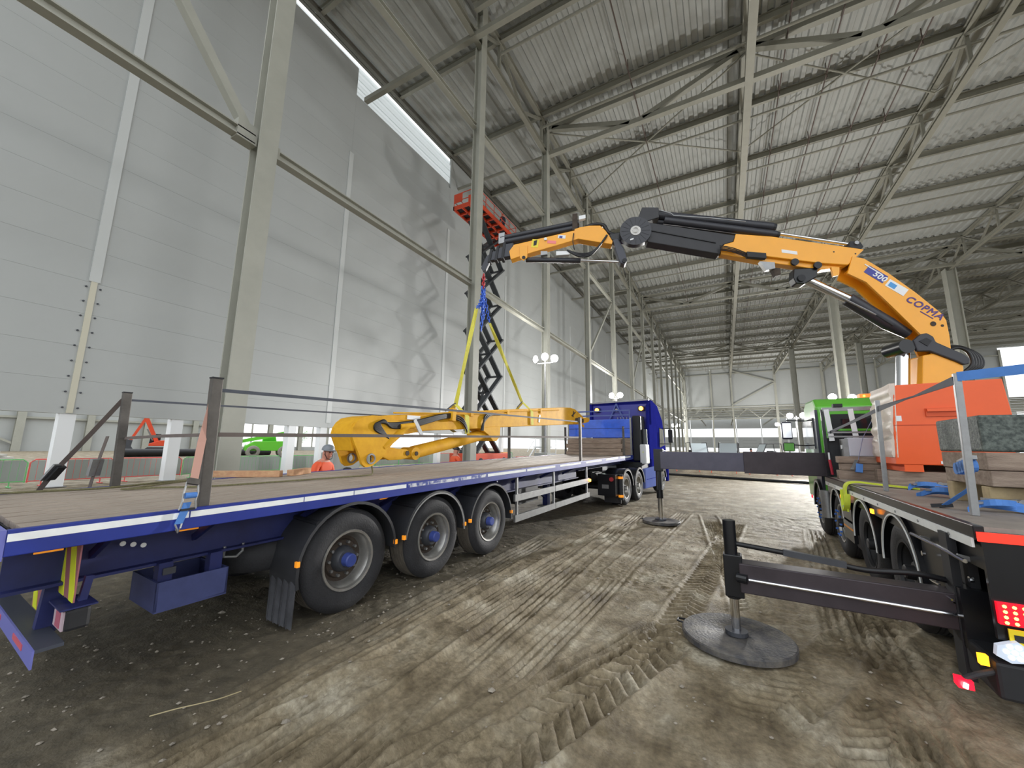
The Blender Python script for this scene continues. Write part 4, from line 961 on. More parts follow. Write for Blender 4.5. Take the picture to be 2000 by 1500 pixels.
# valve block under the boom
vb = C_().prism([(2.95, 5.72), (2.6, 5.66), (2.6, 5.55), (2.95, 5.61)], BPn, .13, .22).build('valve_block', BLACKM, CT)
for k in range(4): C_().tube(spline([BPn(2.95, 5.7-.03*k, .19), BPn(3.2, 5.83-.03*k, .2), BPn(3.45, 5.9-.03*k, .2)], 5), .01, 6).build('valve_hose', HOSE, vb)
C_().prism([(2.72, 5.5), (2.45, 5.46), (2.45, 5.33), (2.62, 5.3)], BPn, .1, .2).build('work_lamp', GALV, vb)
C_().prism([(2.5, 5.4), (2.32, 5.36), (2.32, 5.22), (2.42, 5.2)], BPn, .02, .12).build('pump_unit', BROWN, vb)
# lower ram between inner and outer boom
C_().cyl(BPn(1.81, 5.122, 0), BPn(1.07, 4.645, 0), .085, n=20).build('lift_ram_rod', CHROME, CT, smooth=40)
lr = C_().cyl(BPn(1.12, 4.67, 0), BPn(.48, 4.13, 0), .125, n=24).build('lift_ram', MATS['ram_black'], CT, smooth=40)
C_().cyl(BPn(.5, 4.15, 0), BPn(.2, 3.92, 0), .125, .085, n=24).build('lift_ram_base', MATS['ram_black'], lr, smooth=40)
C_().cyl(BPn(1.75, 5.0, .1), BPn(.75, 4.3, .1), .02, n=8).build('feed_pipe', GALV, lr)
C_().cyl(BPn(.75, 4.3, .1), BPn(.5, 4.08, .1), .02, n=8).build('feed_pipe', BLACKM, lr)
lg = C_().prism([(2.062, 5.34), (1.633, 5.33), (1.67, 5.135), (1.9, 5.0), (2.05, 5.02), (2.09, 5.14)], BPn, -.11, .11).build('ram_lug', BLACK, CT, bevel=.02)
C_().cyl(BPn(1.96, 5.12, -.14), BPn(1.96, 5.12, .14), .07, n=18).build('lug_pin', BLACKM, lg)
C_().prism([(1.44, 5.3), (1.3, 5.28), (1.32, 5.12), (1.42, 5.1)], BPn, .12, .17).build('lug_plate', CRANEY, CT)
# main ram and crank at the mast
C_().cyl(BPn(.312, 3.6, -.02), BPn(.48, 2.3, -.02), .105, n=24).build('main_ram_rod', CHROME, CT, smooth=40)
C_().cyl(BPn(.4, 3.64, -.22), BPn(.4, 3.64, .22), .13, n=24).build('crank_hub', BLACK, CT, smooth=40)
ck = C_().prism([(.30, 3.74), (.16, 3.86), (.065, 3.875), (-.025, 3.8), (-.05, 3.7), (-.446, 3.46), (-.527, 3.37), (-.50, 3.28), (-.42, 3.26), (-.309, 3.33), (.07, 3.527), (.26, 3.53)], BPn, .17, .24).build('crank_link', mat('crank_black', (52, 53, 60), .45), CT, bevel=.02)
C_().prism([(.22, 3.72), (.1, 3.78), (.02, 3.72), (.1, 3.62)], BPn, .24, .25).build('crank_pad', BLACKM, ck)
C_().cyl(BPn(-.1, 4.06, .16), BPn(-.1, 4.06, .18), .045, n=14).build('boom_pin', BROWN, CT)
C_().cyl(BPn(-.24, 4.02, .165), BPn(-.24, 4.02, .175), .025, n=10).build('boom_grease_point', BROWN, CT)
for k in range(5):
    r = -.42-.03*k; z = 3.4
    C_().tube(spline([BPn(-.3, 3.55, .05-.05*k), BPn(r-.1, 3.62+.02*k, .05-.05*k), BPn(r-.25-.05*k, 3.52, .05-.05*k), BPn(r-.27-.05*k, 3.3, .05-.05*k), BPn(r-.1-.03*k, 3.15, .05-.05*k)], 6), .028, 8).build('hose_loop', HOSE, CT, smooth=60)
# reel
RC = (5.117, 6.396); 
rl = C_().cyl(BPn(*RC, .06), BPn(*RC, .2), .33, n=40).build('hose_reel', MATS['ram_black'], CT, smooth=40)
C_().lathe([(.0, .115), (.012, .11), (.012, .07), (.006, .06), (.016, .04), (.016, 0)], lambda x, a, c: BPn(RC[0]+a, RC[1]+c, .2+x), 28).build('reel_hub', RIM, rl, smooth=40)
for k in range(16):
    a = k*math.pi/8; C_().prism([(RC[0]+.13*math.cos(a), RC[1]+.13*math.sin(a)), (RC[0]+.3*math.cos(a), RC[1]+.3*math.sin(a)), (RC[0]+.3*math.cos(a+.05), RC[1]+.3*math.sin(a+.05))], BPn, .2, .204).build('reel_rib', BLACK, rl)
C_().prism([(RC[0]+.12, RC[1]-.22), (RC[0]+.05, RC[1]-.2), (RC[0]+.05, RC[1]-.17), (RC[0]+.12, RC[1]-.19)], BPn, .2, .206).build('reel_sticker', WHITE, rl)
C_().prism([(5.66, 6.46), (5.3, 6.5), (4.85, 6.6), (4.85, 6.25), (5.3, 6.25), (5.62, 6.3)], BPn, -.12, .05).build('jib_knuckle', BLACK, CT, bevel=.02)
lk = C_().prism([(5.598, 6.28), (5.485, 6.31), (5.36, 6.05), (5.3, 5.777), (5.36, 5.68), (5.45, 5.72), (5.498, 5.864)], BPn, -.1, .1).build('jib_link', mat('link_grey', (66, 68, 78), .45), CT, bevel=.015)
C_().cyl(BPn(5.36, 5.76, -.13), BPn(5.36, 5.76, .13), .05, n=14).build('link_pin', BLACKM, lk)
# jib
j1 = C_().prism([(7.83, 6.354), (6.411, 6.589), (6.415, 6.348), (7.5, 6.10), (7.898, 5.99), (7.94, 6.2)], BPn, -.1, .1).build('jib', CRANEY, CT, bevel=.01)
C_().prism([(6.43, 6.61), (6.3, 6.645), (6.11, 6.662), (5.86, 6.64), (5.74, 6.5), (5.599, 6.241), (5.62, 6.17), (5.9, 6.24), (6.345, 6.36), (6.43, 6.34)], BPn, -.115, .115).build('jib_root', CRANEY, CT, bevel=.01)
C_().tube(spline([BPn(6.2, 6.68, .0), BPn(6.0, 6.74, 0), BPn(5.78, 6.7, 0), BPn(5.68, 6.52, 0), BPn(5.5, 6.42, 0)], 6), .045, 8).build('hose', HOSE, CT, smooth=60)
C_().prism([(7.695, 6.291), (7.501, 6.301), (7.511, 5.995), (7.595, 5.925), (7.68, 5.995)], BPn, .1, .125).build('ram_lug', CRANEY, j1, bevel=.006)
C_().cyl(BPn(7.59, 6.0, .08), BPn(7.59, 6.0, .14), .04, n=14).build('lug_pin', BLACKM, j1)
for (a, c, rr_) in (((8.166, 6.579), (6.339, 6.812), .062), ((8.065, 6.478), (6.364, 6.686), .07)):
    C_().cyl(BPn(*a, .02), BPn(*c, .02), rr_, n=16).build('jib_ram', MATS['ram_black'], CT, smooth=40)
    C_().cyl(BPn(*a, -.12), BPn(*c, -.12), rr_, n=16).build('jib_ram', MATS['ram_black'], CT, smooth=40)
bk = C_().prism([(6.476, 7.0), (6.359, 7.0), (6.36, 6.6), (6.48, 6.6)], BPn, -.2, .1).build('ram_bracket', BROWN, CT)
C_().prism([(6.33, 6.93), (6.18, 6.95), (6.18, 6.86), (6.33, 6.84)], BPn, .02, .1).build('lamp', WHITE, bk)
u1 = C_().cyl(BPn(7.55, 6.0, .0), BPn(6.306, 5.89, .0), .06, n=16).build('jib_lift_ram', MATS['ram_black'], CT, smooth=40)
C_().cyl(BPn(6.31, 5.89, 0), BPn(5.42, 5.79, 0), .028, n=12).build('ram_rod', CHROME, u1, smooth=40)
C_().prism([(7.2, 6.13), (7.05, 6.12), (7.05, 6.04), (7.2, 6.03)], BPn, .02, .12).build('valve_body', GALV, u1)
C_().prism([(6.85, 6.1), (6.55, 6.08), (6.55, 6.0), (6.85, 6.0)], BPn, .02, .12).build('valve_body', WHITE, u1)
for k in range(3): C_().tube(spline([BPn(6.6, 6.1, .12), BPn(6.35, 5.98-.03*k, .16), BPn(6.1, 5.98-.03*k, .16), BPn(5.9, 6.12, .16), BPn(5.72, 6.38, .14)], 6), .022, 8).build('hose', HOSE, CT, smooth=60)
C_().tube(spline([BPn(6.45, 6.5, .12), BPn(6.47, 6.3, .13), BPn(6.44, 6.1, .12)], 6), .012, 6).build('hose', HOSE, CT, smooth=60)
# telescopic nose of the jib
ns = None
for k, (r0, r1, h0) in enumerate(((7.85, 8.08, .175), (8.06, 8.24, .15), (8.22, 8.4, .125))):
    zc0 = 6.24-.05*k; o = C_().prism([(r0, zc0+h0), (r1, zc0+h0-.03), (r1+.06, zc0-h0), (r0+.04, zc0-h0+.02)], BPn, -.09+.012*k, .09-.012*k).build('jib_section', mat('nose_grey', (60, 62, 70), .5), CT, bevel=.012)
    C_().prism([(r1-.06, zc0+h0+.03), (r1, zc0+h0+.01), (r1+.05, zc0-h0-.04), (r1-.01, zc0-h0-.03)], BPn, -.11+.012*k, .11-.012*k).build('section_collar', BLACKM, o)
C_().prism([(8.38, 6.22), (8.5, 6.14), (8.62, 5.86), (8.56, 5.76), (8.5, 5.8), (8.42, 5.98)], BPn, -.05, .05).build('hook_block', MATS['nose_grey'], CT, bevel=.01)
C_().prism([(8.2, 6.68), (8.06, 6.7), (8.06, 6.44), (8.2, 6.42)], BPn, -.16, .08).build('ram_end_plate', GALV, CT)
# lettering on the booms
def boom_text(txt, r, z, ang, size, m, off, parent, shear=0):
    ex = Vector((.9486, .3166, 0)); ez = Vector((0, 0, 1)); n = Vector((.3166, -.9486, 0)); ca, sa = math.cos(ang), math.sin(ang)
    u = ex*ca+ez*sa; v = ez*ca-ex*sa; P_ = Vector(BPn(r, z, off))
    M = Matrix(((u.x, v.x, n.x, P_.x), (u.y, v.y, n.y, P_.y), (u.z, v.z, n.z, P_.z), (0, 0, 0, 1))); return put_text(txt, size, M, m, parent, .002, shear)
def boom_patch(r, z, ang, w, h, m, off, parent, name='label_plate'):
    ca, sa = math.cos(ang), math.sin(ang); q = [(-w/2, -h/2), (w/2, -h/2), (w/2, h/2), (-w/2, h/2)]
    return C_().prism([(r-(a*ca-c*sa), z+a*sa+c*ca) for a, c in q], BPn, off, off+.003).build(name, m, parent)
SLO = math.atan2(4.213-4.584, .453)
boom_patch(.70, 5.09, -.72, .38, .17, LABBLUE, .171, ib); boom_patch(.73, 5.19, -.72, .36, .02, WHITE, .1745, ib)
boom_text('500', .645, 5.035, -.72, .15, WHITE, .176, ib, .2)
boom_patch(.39, 4.80, -.70, .36, .16, WHITE, .171, ib); boom_patch(.455, 4.845, -.70, .13, .09, LABSKY, .1745, ib)
boom_text('COPMA', .0, 4.375, SLO, .178, PURPLE, .173, ib, .25)
boom_patch(-.02, 4.235, SLO, .24, .018, PURPLE, .172, ib)
boom_patch(6.95, 6.34, -.17+.0, .2, .07, LABPINK, .102, j1); boom_patch(6.72, 6.45, .17*-1, .17, .08, WHITE, .102, j1); boom_patch(6.74, 6.445, -.17, .07, .05, LABBLUE, .1055, j1)
boom_patch(7.33, 6.34, -.17, .16, .2, mat('warning_yellow', (240, 215, 50), .4), .102, j1)
C_().prism([(7.36, 6.4), (7.28, 6.42), (7.3, 6.3), (7.37, 6.28)], BPn, .105, .109).build('pictogram', BLACKM, j1)
C_().cyl(BPn(7.09, 6.42, .1), BPn(7.09, 6.42, .13), .035, n=12).build('lamp', WHITE, j1)

# ---------------------------------------------------------------- outrigger pads
for (x, y, r, lab) in ((-1.46, .47, .46, 'large round grey outrigger pad under the rear jack in the foreground'), (-3.07, 6.05, .42, 'round dark outrigger pad under the far front jack')):
    P_ = T2M @ Vector((x, y, 0))
    o = MB(at(P_.x, P_.y, 0)).lathe([(-.01, 0), (-.01, r-.02), (.0, r), (.042, r), (.052, r-.012), (.052, .12), (.046, .11), (.046, 0)], lambda a, c, d: (c, d, a), 48).build('outrigger_pad', PAD, smooth=35)
    tag(o, lab, 'outrigger pad', 'outrigger pads')
    MB(at(P_.x, P_.y, 0)).tube([(-r+.02, .05, .03), (-r-.05, .07, .035), (-r-.05, .13, .035), (-r+.03, .15, .03)], .01, 6).build('carry_loop', HOSE, o)

# ---------------------------------------------------------------- load on the crane truck
BX = root('site_box', T2M @ at(1.2, 4.4, 1.5), 'large orange steel site storage box on the crane truck deck', 'storage box')
K().prism([(.63, 1.53), (1.80, 1.53), (1.86, 2.1), (1.82, 2.72), (.72, 2.70), (.66, 2.1)], lambda a, c, t: (a, t, c), 3.95, 5.0).build('box_body', ORANGE, BX, bevel=.012)
K().box((.66, 3.942, 2.1), (1.85, 3.95, 2.106)).build('lid_seam', mat('orange_dark', (190, 70, 30), .5), BX)
K().box((1.02, 3.93, 2.22), (1.34, 3.951, 2.34)).build('handle_recess', mat('orange_shade', (214, 82, 34), .5), BX)
K().box((1.03, 3.90, 2.29), (1.33, 3.935, 2.33)).build('handle_lip', ORANGE, BX)
for x in (.72, 1.5): K().box((x, 3.96, 1.43), (x+.2, 4.9, 1.53)).build('skid', ORANGE, BX)
K().box((.7, 3.944, 2.16), (.76, 3.949, 2.24)).build('notice', WHITE, BX)
K().box((1.1, 3.944, 1.55), (1.55, 3.949, 1.59)).build('notice', WHITE, BX)
wr = K()
for j in range(2):
    y_ = 3.97+.8*j
    gr = [(.63+.077*(1.2-.055*i)/1.17-.03+.012*math.sin(i*1.9+j)+.008*math.sin(i*5.1), 2.73-.055*i) for i in range(21)]
    if j == 0: g0 = gr
wr.add([(x, 3.97, z) for x, z in g0]+[(x+.01, 4.4, z) for x, z in gr]+[(x-.005, 4.95, z) for x, z in g0]+[(.66+.077*(z-1.53)/1.17, 3.945, z) for x, z in g0], [(i, i+1, 22+i, 21+i) for i in range(20)]+[(21+i, 22+i, 43+i, 42+i) for i in range(20)]+[(63+i, 64+i, i+1, i) for i in range(20)])
wr.build('plastic_sheet', WRAP, BX, smooth=60)
tb_n = 0
def baulk(a, c, m, label):
    thing_mesh(K().box(a, c), 'timber_baulk', m, label, 'timber', 'timbers on the crane truck', bevel=.008)
baulk((.12, 4.95, 1.23), (2.0, 5.15, 1.38), OLDWOOD, 'brown timber baulk lowest in the stack before the ladder frame')
baulk((.16, 4.95, 1.385), (2.0, 5.15, 1.5), OLDWOOD, 'brown timber baulk in the middle of the stack before the ladder frame')
baulk((.13, 4.93, 1.505), (2.0, 5.17, 1.62), OLDWOOD, 'brown timber baulk on top of the stack before the ladder frame')
baulk((.55, 4.02, 1.23), (2.1, 4.2, 1.43), OLDWOOD, 'dark timber bearer under the front skid ends of the orange box')
baulk((.55, 4.6, 1.23), (2.1, 4.78, 1.43), OLDWOOD, 'dark timber bearer under the rear skid ends of the orange box')
baulk((.55, 1.25, 1.23), (1.6, 1.38, 1.42), mat('pale_timber', (190, 170, 130), .8, 0, rgb2=(150, 132, 104), scale=4), 'pale timber bearer nearest the tailboard under the stone block')
baulk((.55, 1.95, 1.23), (1.6, 2.08, 1.42), MATS['pale_timber'], 'pale timber bearer farther from the tailboard under the stone block')
baulk((.56, 1.2, 1.425), (1.6, 2.1, 1.56), OLDWOOD, 'broad brown timber slab lying on the pale bearers')
baulk((.55, 1.2, 1.565), (1.6, 2.1, 1.72), OLDWOOD, 'broad brown timber slab directly under the speckled stone block')
m_ = K().box((.54, 1.2, 1.725), (1.7, 2.1, 2.05))
sb_ = m_.build('stone_block', STONEM, bevel=.02); tag(sb_, 'speckled dark grey stone block on timbers at the tailboard', 'stone block')
wb = K().box((.34, 5.2, 1.62), (1.06, 5.5, 1.95)).build('white_case', mat('case_white', (200, 200, 212), .4), bevel=.015); tag(wb, 'pale grey metal case on the timber stack before the ladder frame', 'case')
K().box((.27, 5.22, 1.62), (.34, 5.5, 1.93)).build('end_panel', GALV, wb); K().box((.255, 5.3, 1.75), (.275, 5.36, 1.82)).build('latch', WHITE, wb)
# straps on the crane truck
o = strap([(.26, .62, 2.33), (.9, .3, 2.35), (1.6, -.1, 2.37)], (0, 0, 1), .075, STRAPB, 'wide blue strap stretched from the rear stake past the tailboard', fr=T2M)
o = strap([(.24, .64, 2.3), (.235, 1.6, 2.27), (.225, 2.68, 2.25)], [(0, 0, 1), (.8, 0, .5), (0, .1, 1)], .07, STRAPG, 'twisted grey strap between the two galvanised truck stakes', fr=T2M)
strap([(.225, 2.72, 2.24), (.2, 4.2, 2.15), (.16, 5.6, 2.06)], [(0, 0, 1), (.3, 0, 1), (0, 0, 1)], .05, STRAPG, 'grey strap from the forward truck stake to the ladder frame', fr=T2M)
o = strap([(.85, 5.55, 2.42), (.55, 5.2, 1.95), (.38, 4.85, 1.55)], (.4, 1, 0), .03, mat('pale_webbing', (150, 156, 196), .7), 'pale thin strap slanting down from the ladder frame to a ratchet', fr=T2M)
K().bar((.37, 4.85, 1.56), (.28, 4.78, 1.4), .06, .03).build('ratchet', GALV, o); K().bar((.38, 4.82, 1.5), (.36, 4.8, 1.36), .09, .07).build('strap_tail', STRAPB, o)
o = strap([(.28, .7, 1.6), (.3, .85, 1.42), (.2, 1.05, 1.26)], (1, .4, 0), .05, STRAPB, 'blue ratchet strap hanging from the rear stake to the deck', fr=T2M)
K().bar((.3, .72, 1.68), (.36, 1.1, 1.63), .055, .03).build('ratchet', GALV, o)
for k in range(4): K().cyl((.27, .8+.05*k, 1.61-.01*k), (.34, .8+.05*k, 1.61-.01*k), .05, n=12).build('strap_coil', STRAPB, o)
for d in (0, .05): K().bar((.2+d, 1.05, 1.26), (.12+d, 1.08, 1.245), .02, .03).build('hook', BLACKM, o)
def deck_strap(x, y, rz, label, col=STRAPB):
    fr = T2M @ at(x, y, DZ, rz)
    r_ = root('coiled_strap', fr, label, 'strap', 'loose straps on the truck deck')
    for k in range(4): MB(fr).band(spline([(-.28+.03*k, -.05+.04*k, .01+.012*k), (-.1, .1-.05*k, .05+.012*k), (.12, -.06+.03*k, .03+.012*k), (.32-.03*k, .06, .015+.01*k)], 5), .05, .005, (.1, .3, 1)).build('webbing', col, r_)
    MB(fr).bar((-.12, .05, .1), (.2, .02, .08), .05, .025).build('ratchet', GALV, r_); MB(fr).bar((-.2, .0, .07), (.1, .05, .1), .035, .02).build('ratchet_handle', GALV, r_)
    MB(fr).cyl((.1, .0, .08), (.1, .07, .08), .03, n=12).build('spool', GALV, r_)
deck_strap(.55, 1.0, .2, 'crumpled blue strap with ratchet on the deck behind the rear stake')
deck_strap(.62, 2.2, -.2, 'blue strap with long ratchet lying on deck midway between the stakes')
deck_strap(.75, 3.2, .3, 'blue strap bundle with ratchet lying in front of the orange box')
hv = root('webbing_sling', T2M @ at(0, 3.6, 1.23), 'bright lime webbing sling draped over the truck deck edge', 'sling')
K().band(spline([(.62, 3.2, 1.245), (.3, 3.45, 1.26), (.08, 3.6, 1.27), (-.03, 3.62, 1.22), (-.05, 3.62, 1.05), (-.05, 3.6, .85)], 6), .16, .02, (0, 1, 0)).build('draped_length', HIVIS, hv)
K().band(spline([(-.05, 3.72, 1.15), (-.06, 3.7, .98), (-.07, 3.6, .86), (-.06, 3.5, .95), (-.04, 3.52, 1.1)], 6), .07, .02, (1, 0, 0)).build('hanging_loop', HIVIS, hv)
K().cyl((-.07, 3.6, .9), (-.09, 3.6, .9), .03, n=8).build('size_tag', STRAPB, hv)
gn = K().tube([(.1, 5.4, 1.28), (.08, 5.4, 1.55)], .022).build('grease_gun', mat('tool_red', (180, 40, 60), .4)); tag(gn, 'red and white grease gun propped by the ladder frame post', 'tool'); K().tube([(.08, 5.4, 1.55), (.08, 5.4, 1.68)], .014).build('nozzle', WHITE, gn)
bag = K().prism([(0, 0), (.22, .02), (.26, .2), (.2, .33), (.06, .3), (-.03, .16)], lambda a, c, t: (.74+a, 1.0+t, DZ+c), -.05, .06).build('sack', mat('sack_grey', (140, 132, 128), .85), bevel=.03); tag(bag, 'grey cloth sack leaning on the timbers at the tailboard', 'sack')
# ---------------------------------------------------------------- blue tractor unit
TUM = at(-2.72, 12.35, 0, -math.atan(.09))
U = lambda: MB(TUM)
TU = root('tractor_unit', TUM, 'dark blue lorry tractor with lit amber lamps coupled to the flatbed trailer', 'lorry')
for x in (-.8, -1.7): U().ibeam((x, -.9, .85), (x, 5.6, .85), .1, .28, .02).build('chassis_rail', BLACKM, TU)
for k, y in enumerate((0, 1.3, 4.55)):
    for s, x in ((1, 0), (-1, -2.45)):
        fr = TUM @ Matrix.Translation((x, y, .5))
        wheel_parts(fr, TU, .5, .5 if k < 2 else .33, .29, s, GALV, dish=.16 if k < 2 else .05)
        mudguard(fr @ Matrix.Translation((.03*s, 0, 0)), TU, .59, .58, math.radians(5), math.radians(175), BLACK, s, .05, edge=GALV)
    U().cyl((-.2, y, .5), (-2.3, y, .5), .09, n=12).build('axle', BLACKM, TU)
U().box((-1.8, -.2, 1.0), (-.7, 1.1, 1.12)).build('fifth_wheel', DGREY, TU)
U().box((-.55, -1.0, .35), (-.02, -.75, .95)).build('rear_lamp_panel', BLACK, TU)
U().cyl((-.12, -1.02, .82), (-.12, -1.06, .82), .06, n=14).build('rear_lamp', mat('dull_red', (130, 40, 44), .4, emit=.2), TU)
U().box((-.42, -1.005, .55), (-.22, -1.0, .66)).build('notice', GALV, TU)
pp = U().cyl((.02, -.66, .22), (.02, -.66, .95), .07, n=16).build('reflector_tube', BLACKM, TU, smooth=40)
for z in (.3, .82): U().cyl((.02, -.66, z), (.02, -.66, z+.07), .073, n=16).build('amber_band', AMBER, pp)
U().box((-.5, -.62, .12), (0, -.58, .75)).build('mud_flap', RUBBER, TU)
fa = U().prism([(2.0, .32), (2.05, 1.0), (3.9, 1.05), (3.95, .3)], lambda a, c, t: (t, a, c), -.1, .01).build('side_fairing', LBLUE, TU, bevel=.03)
U().box((.01, 2.2, .62), (.016, 3.8, .635)).build('fairing_crease', TBLUE, fa)
cabp = [(3.2, .9), (3.2, 3.5), (3.6, 3.6), (4.5, 3.45), (5.25, 2.9), (5.6, 2.0), (5.7, 1.2), (5.65, .45), (5.1, .45), (5.1, .95), (4.0, .95)]
cb2 = U().prism(cabp, lambda a, c, t: (t, a, c), -2.4, -.06).build('cab', TBLUE, TU, bevel=.05)
U().prism([(4.55, 1.75), (4.6, 2.55), (5.2, 2.5), (5.42, 1.85)], lambda a, c, t: (t, a, c), -.065, -.04).build('side_window', GLASS, cb2)
U().prism([(4.1, .95), (4.1, 1.6), (5.6, 1.55), (5.66, .95)], lambda a, c, t: (t, a, c), -.06, -.03).build('door_panel', LBLUE, cb2)
U().prism([(5.5, .35), (5.72, .35), (5.76, .9), (5.55, .95)], lambda a, c, t: (t, a, c), -2.45, -.0).build('front_bumper', TBLUE, cb2, bevel=.04)
U().prism([(3.0, 1.3), (2.95, 3.3), (3.2, 3.45), (3.22, 1.3)], lambda a, c, t: (t, a, c), -.14, -.04).build('wind_deflector', TBLUE, cb2, bevel=.02)
for s, x in ((1, -.04), (-1, -2.42)):
    U().prism([(3.15, 2.6), (3.15, 3.5), (3.5, 3.55), (3.3, 2.7)], lambda a, c, t: (t, a, c), x-.05, x+.05).build('roof_deflector', TBLUE, cb2)
U().box((-2.3, 3.14, 1.35), (-.15, 3.2, 3.4)).build('rear_wall', mat('cab_rear_blue', (54, 58, 150), .35), cb2)
U().bar((-2.42, 3.12, 3.52), (-.04, 3.12, 3.56), .06, .06).build('light_bar', GALV, cb2)
for x in (-2.1, -.32):
    l_ = U().box((x-.12, 3.02, 3.14), (x+.12, 3.1, 3.3)).build('amber_light', BLACKM, cb2, bevel=.01)
    U().cyl((x, 3.02, 3.22), (x, 2.99, 3.22), .075, n=16).build('lens', AMBERL, l_)
for p, q in (((-1.9, 3.05, 2.1), (-1.3, 3.05, 3.45)), ((-1.3, 3.05, 3.45), (-.7, 3.05, 2.1)), ((-1.75, 3.0, 2.45), (-.85, 3.0, 2.45)), ((-1.2, 3.02, 2.1), (-.7, 3.02, 2.9))): U().bar(p, q, .05, .05).build('rack_bar', LBLUE, cb2)
for k in range(4): U().tube(spline([(-.9-.12*k, 3.05, 2.9), (-.8-.1*k, 2.85, 2.3), (-.9-.1*k, 2.6, 1.9), (-1.0-.1*k, 2.3, 1.6)], 6), .025, 8).build('air_line', mat('suzie_grey', (120, 122, 150), .5), TU, smooth=60)
U().cyl((-1.3, 3.1, 3.2), (-1.3, 3.05, 3.2), .06, n=16).build('badge', GALV, cb2)
U().box((-.5, 2.4, 1.25), (-.2, 3.0, 2.9)).build('exhaust_stack', BLACKM, TU, bevel=.03)
U().cyl((-.12, 2.62, 1.35), (-.12, 2.62, 2.4), .09, n=16).build('air_intake', DGREY, TU, smooth=40)
tk = U().box((-.22, 2.25, 1.15), (.0, 2.75, 1.85)).build('water_tank', mat('tank_white', (200, 202, 206), .4), TU, bevel=.04)
U().cyl((-.1, 2.3, 1.8), (-.1, 2.26, 1.55), .02, n=8).build('tank_hose', HAZY, tk)
U().box((-1.9, 2.2, .6), (-.15, 3.1, 1.2)).build('battery_box', BLACKM, TU)
mr_ = U().box((.14, 5.25, 1.95), (.32, 5.4, 2.5)).build('mirror', BLACKM, cb2, bevel=.03); 
for z in (2.55, 1.9): U().bar((-.08, 5.25, z), (.24, 5.32, z), .03, .03).build('mirror_arm', BLACKM, cb2)
U().bar((.02, 4.3, 1.65), (.02, 5.5, 1.6), .01, .03).build('trim_line', GALV, cb2)

# ---------------------------------------------------------------- scissor lift
SX, SY = -16.9, 25.9
LM = at(SX, SY, 0)
SLF = root('scissor_lift', LM, 'orange-red scissor lift raised to the roof beside the clad wall', 'lift')
Q = lambda: MB(LM)
cbx = Q().box((-1.1, -2.6, .4), (1.1, 2.6, 1.15)).build('chassis', REDOR, SLF, bevel=.04)
for s in (-1, 1):
    for y in (-1.7, 1.7):
        fr = LM @ Matrix.Translation((1.15*s, y, .42))
        MB(fr).lathe([(0, .18), (0, .36), (.05, .42), (.3, .42), (.34, .36), (.34, .2)], lambda x, a, c: (-s*x, a, c), 28).build('wheel', RUBBER, SLF, smooth=50)
z0 = 1.2; st = 3.16
for i in range(6):
    za, zb = z0+i*st, z0+(i+1)*st
    for x in (-.62, .62):
        Q().bar((x, -1.75, za), (x, 1.75, zb), .13, .44, (1, 0, 0)).build('scissor_arm', SCIS, SLF); Q().bar((x*.8, 1.75, za), (x*.8, -1.75, zb), .13, .44, (1, 0, 0)).build('scissor_arm', SCIS, SLF)
    for y, z in ((-1.75, za), (1.75, za), (0, (za+zb)/2)): Q().cyl((-.7, y, z), (.7, y, z), .09, n=12).build('pivot_tube', SCIS, SLF)
for i in (1, 3): Q().cyl((0, -.3, z0+i*st+.6), (0, .5, z0+(i+1)*st-.4), .12, n=14).build('lift_ram', SCIS, SLF)
pz = z0+6*st+.25
fm = Q().box((-1.15, -3.25, pz), (-1.05, 3.3, pz+.32)).build('platform_side', REDOR, SLF); Q().box((1.05, -3.25, pz), (1.15, 3.3, pz+.32)).build('platform_side', REDOR, SLF)
for y in (-3.25, 3.2): Q().box((-1.15, y, pz), (1.15, y+.1, pz+.32)).build('platform_end', REDOR, SLF)
for k in range(7): Q().box((-1.05, -2.4+.85*k, pz+.02), (1.05, -2.28+.85*k, pz+.2)).build('floor_rib', REDOR, SLF)
for x in (-.35, .35): Q().box((x-.05, -3.15, pz+.02), (x+.05, 3.2, pz+.2)).build('floor_rib', REDOR, SLF)
Q().box((-1.05, -3.15, pz+.2), (1.05, 3.2, pz+.24)).build('platform_floor', BLACKM, SLF)
for z in (pz+.75, pz+1.35):
    for a, c in (((-1.1, -3.2, z), (-1.1, 3.25, z)), ((1.1, -3.2, z), (1.1, 3.25, z)), ((-1.1, -3.2, z), (1.1, -3.2, z)), ((-1.1, 3.25, z), (1.1, 3.25, z))): Q().cyl(a, c, .03, n=8).build('guard_rail', REDOR, SLF)
for x in (-1.1, 1.1):
    for k in range(6): Q().cyl((x, -3.2+1.29*k, pz+.3), (x, -3.2+1.29*k, pz+1.35), .028, n=8).build('rail_post', REDOR, SLF)
Q().box((-1.1, -3.22, pz+.6), (-.3, -3.18, pz+1.35)).build('gate_panel', REDOR, SLF); Q().box((.3, -3.22, pz+.3), (1.1, -3.18, pz+.9)).build('gate_panel', REDOR, SLF)
Q().box((.7, -3.0, pz+.9), (1.0, -2.8, pz+1.25)).build('control_box', WHITE, SLF)

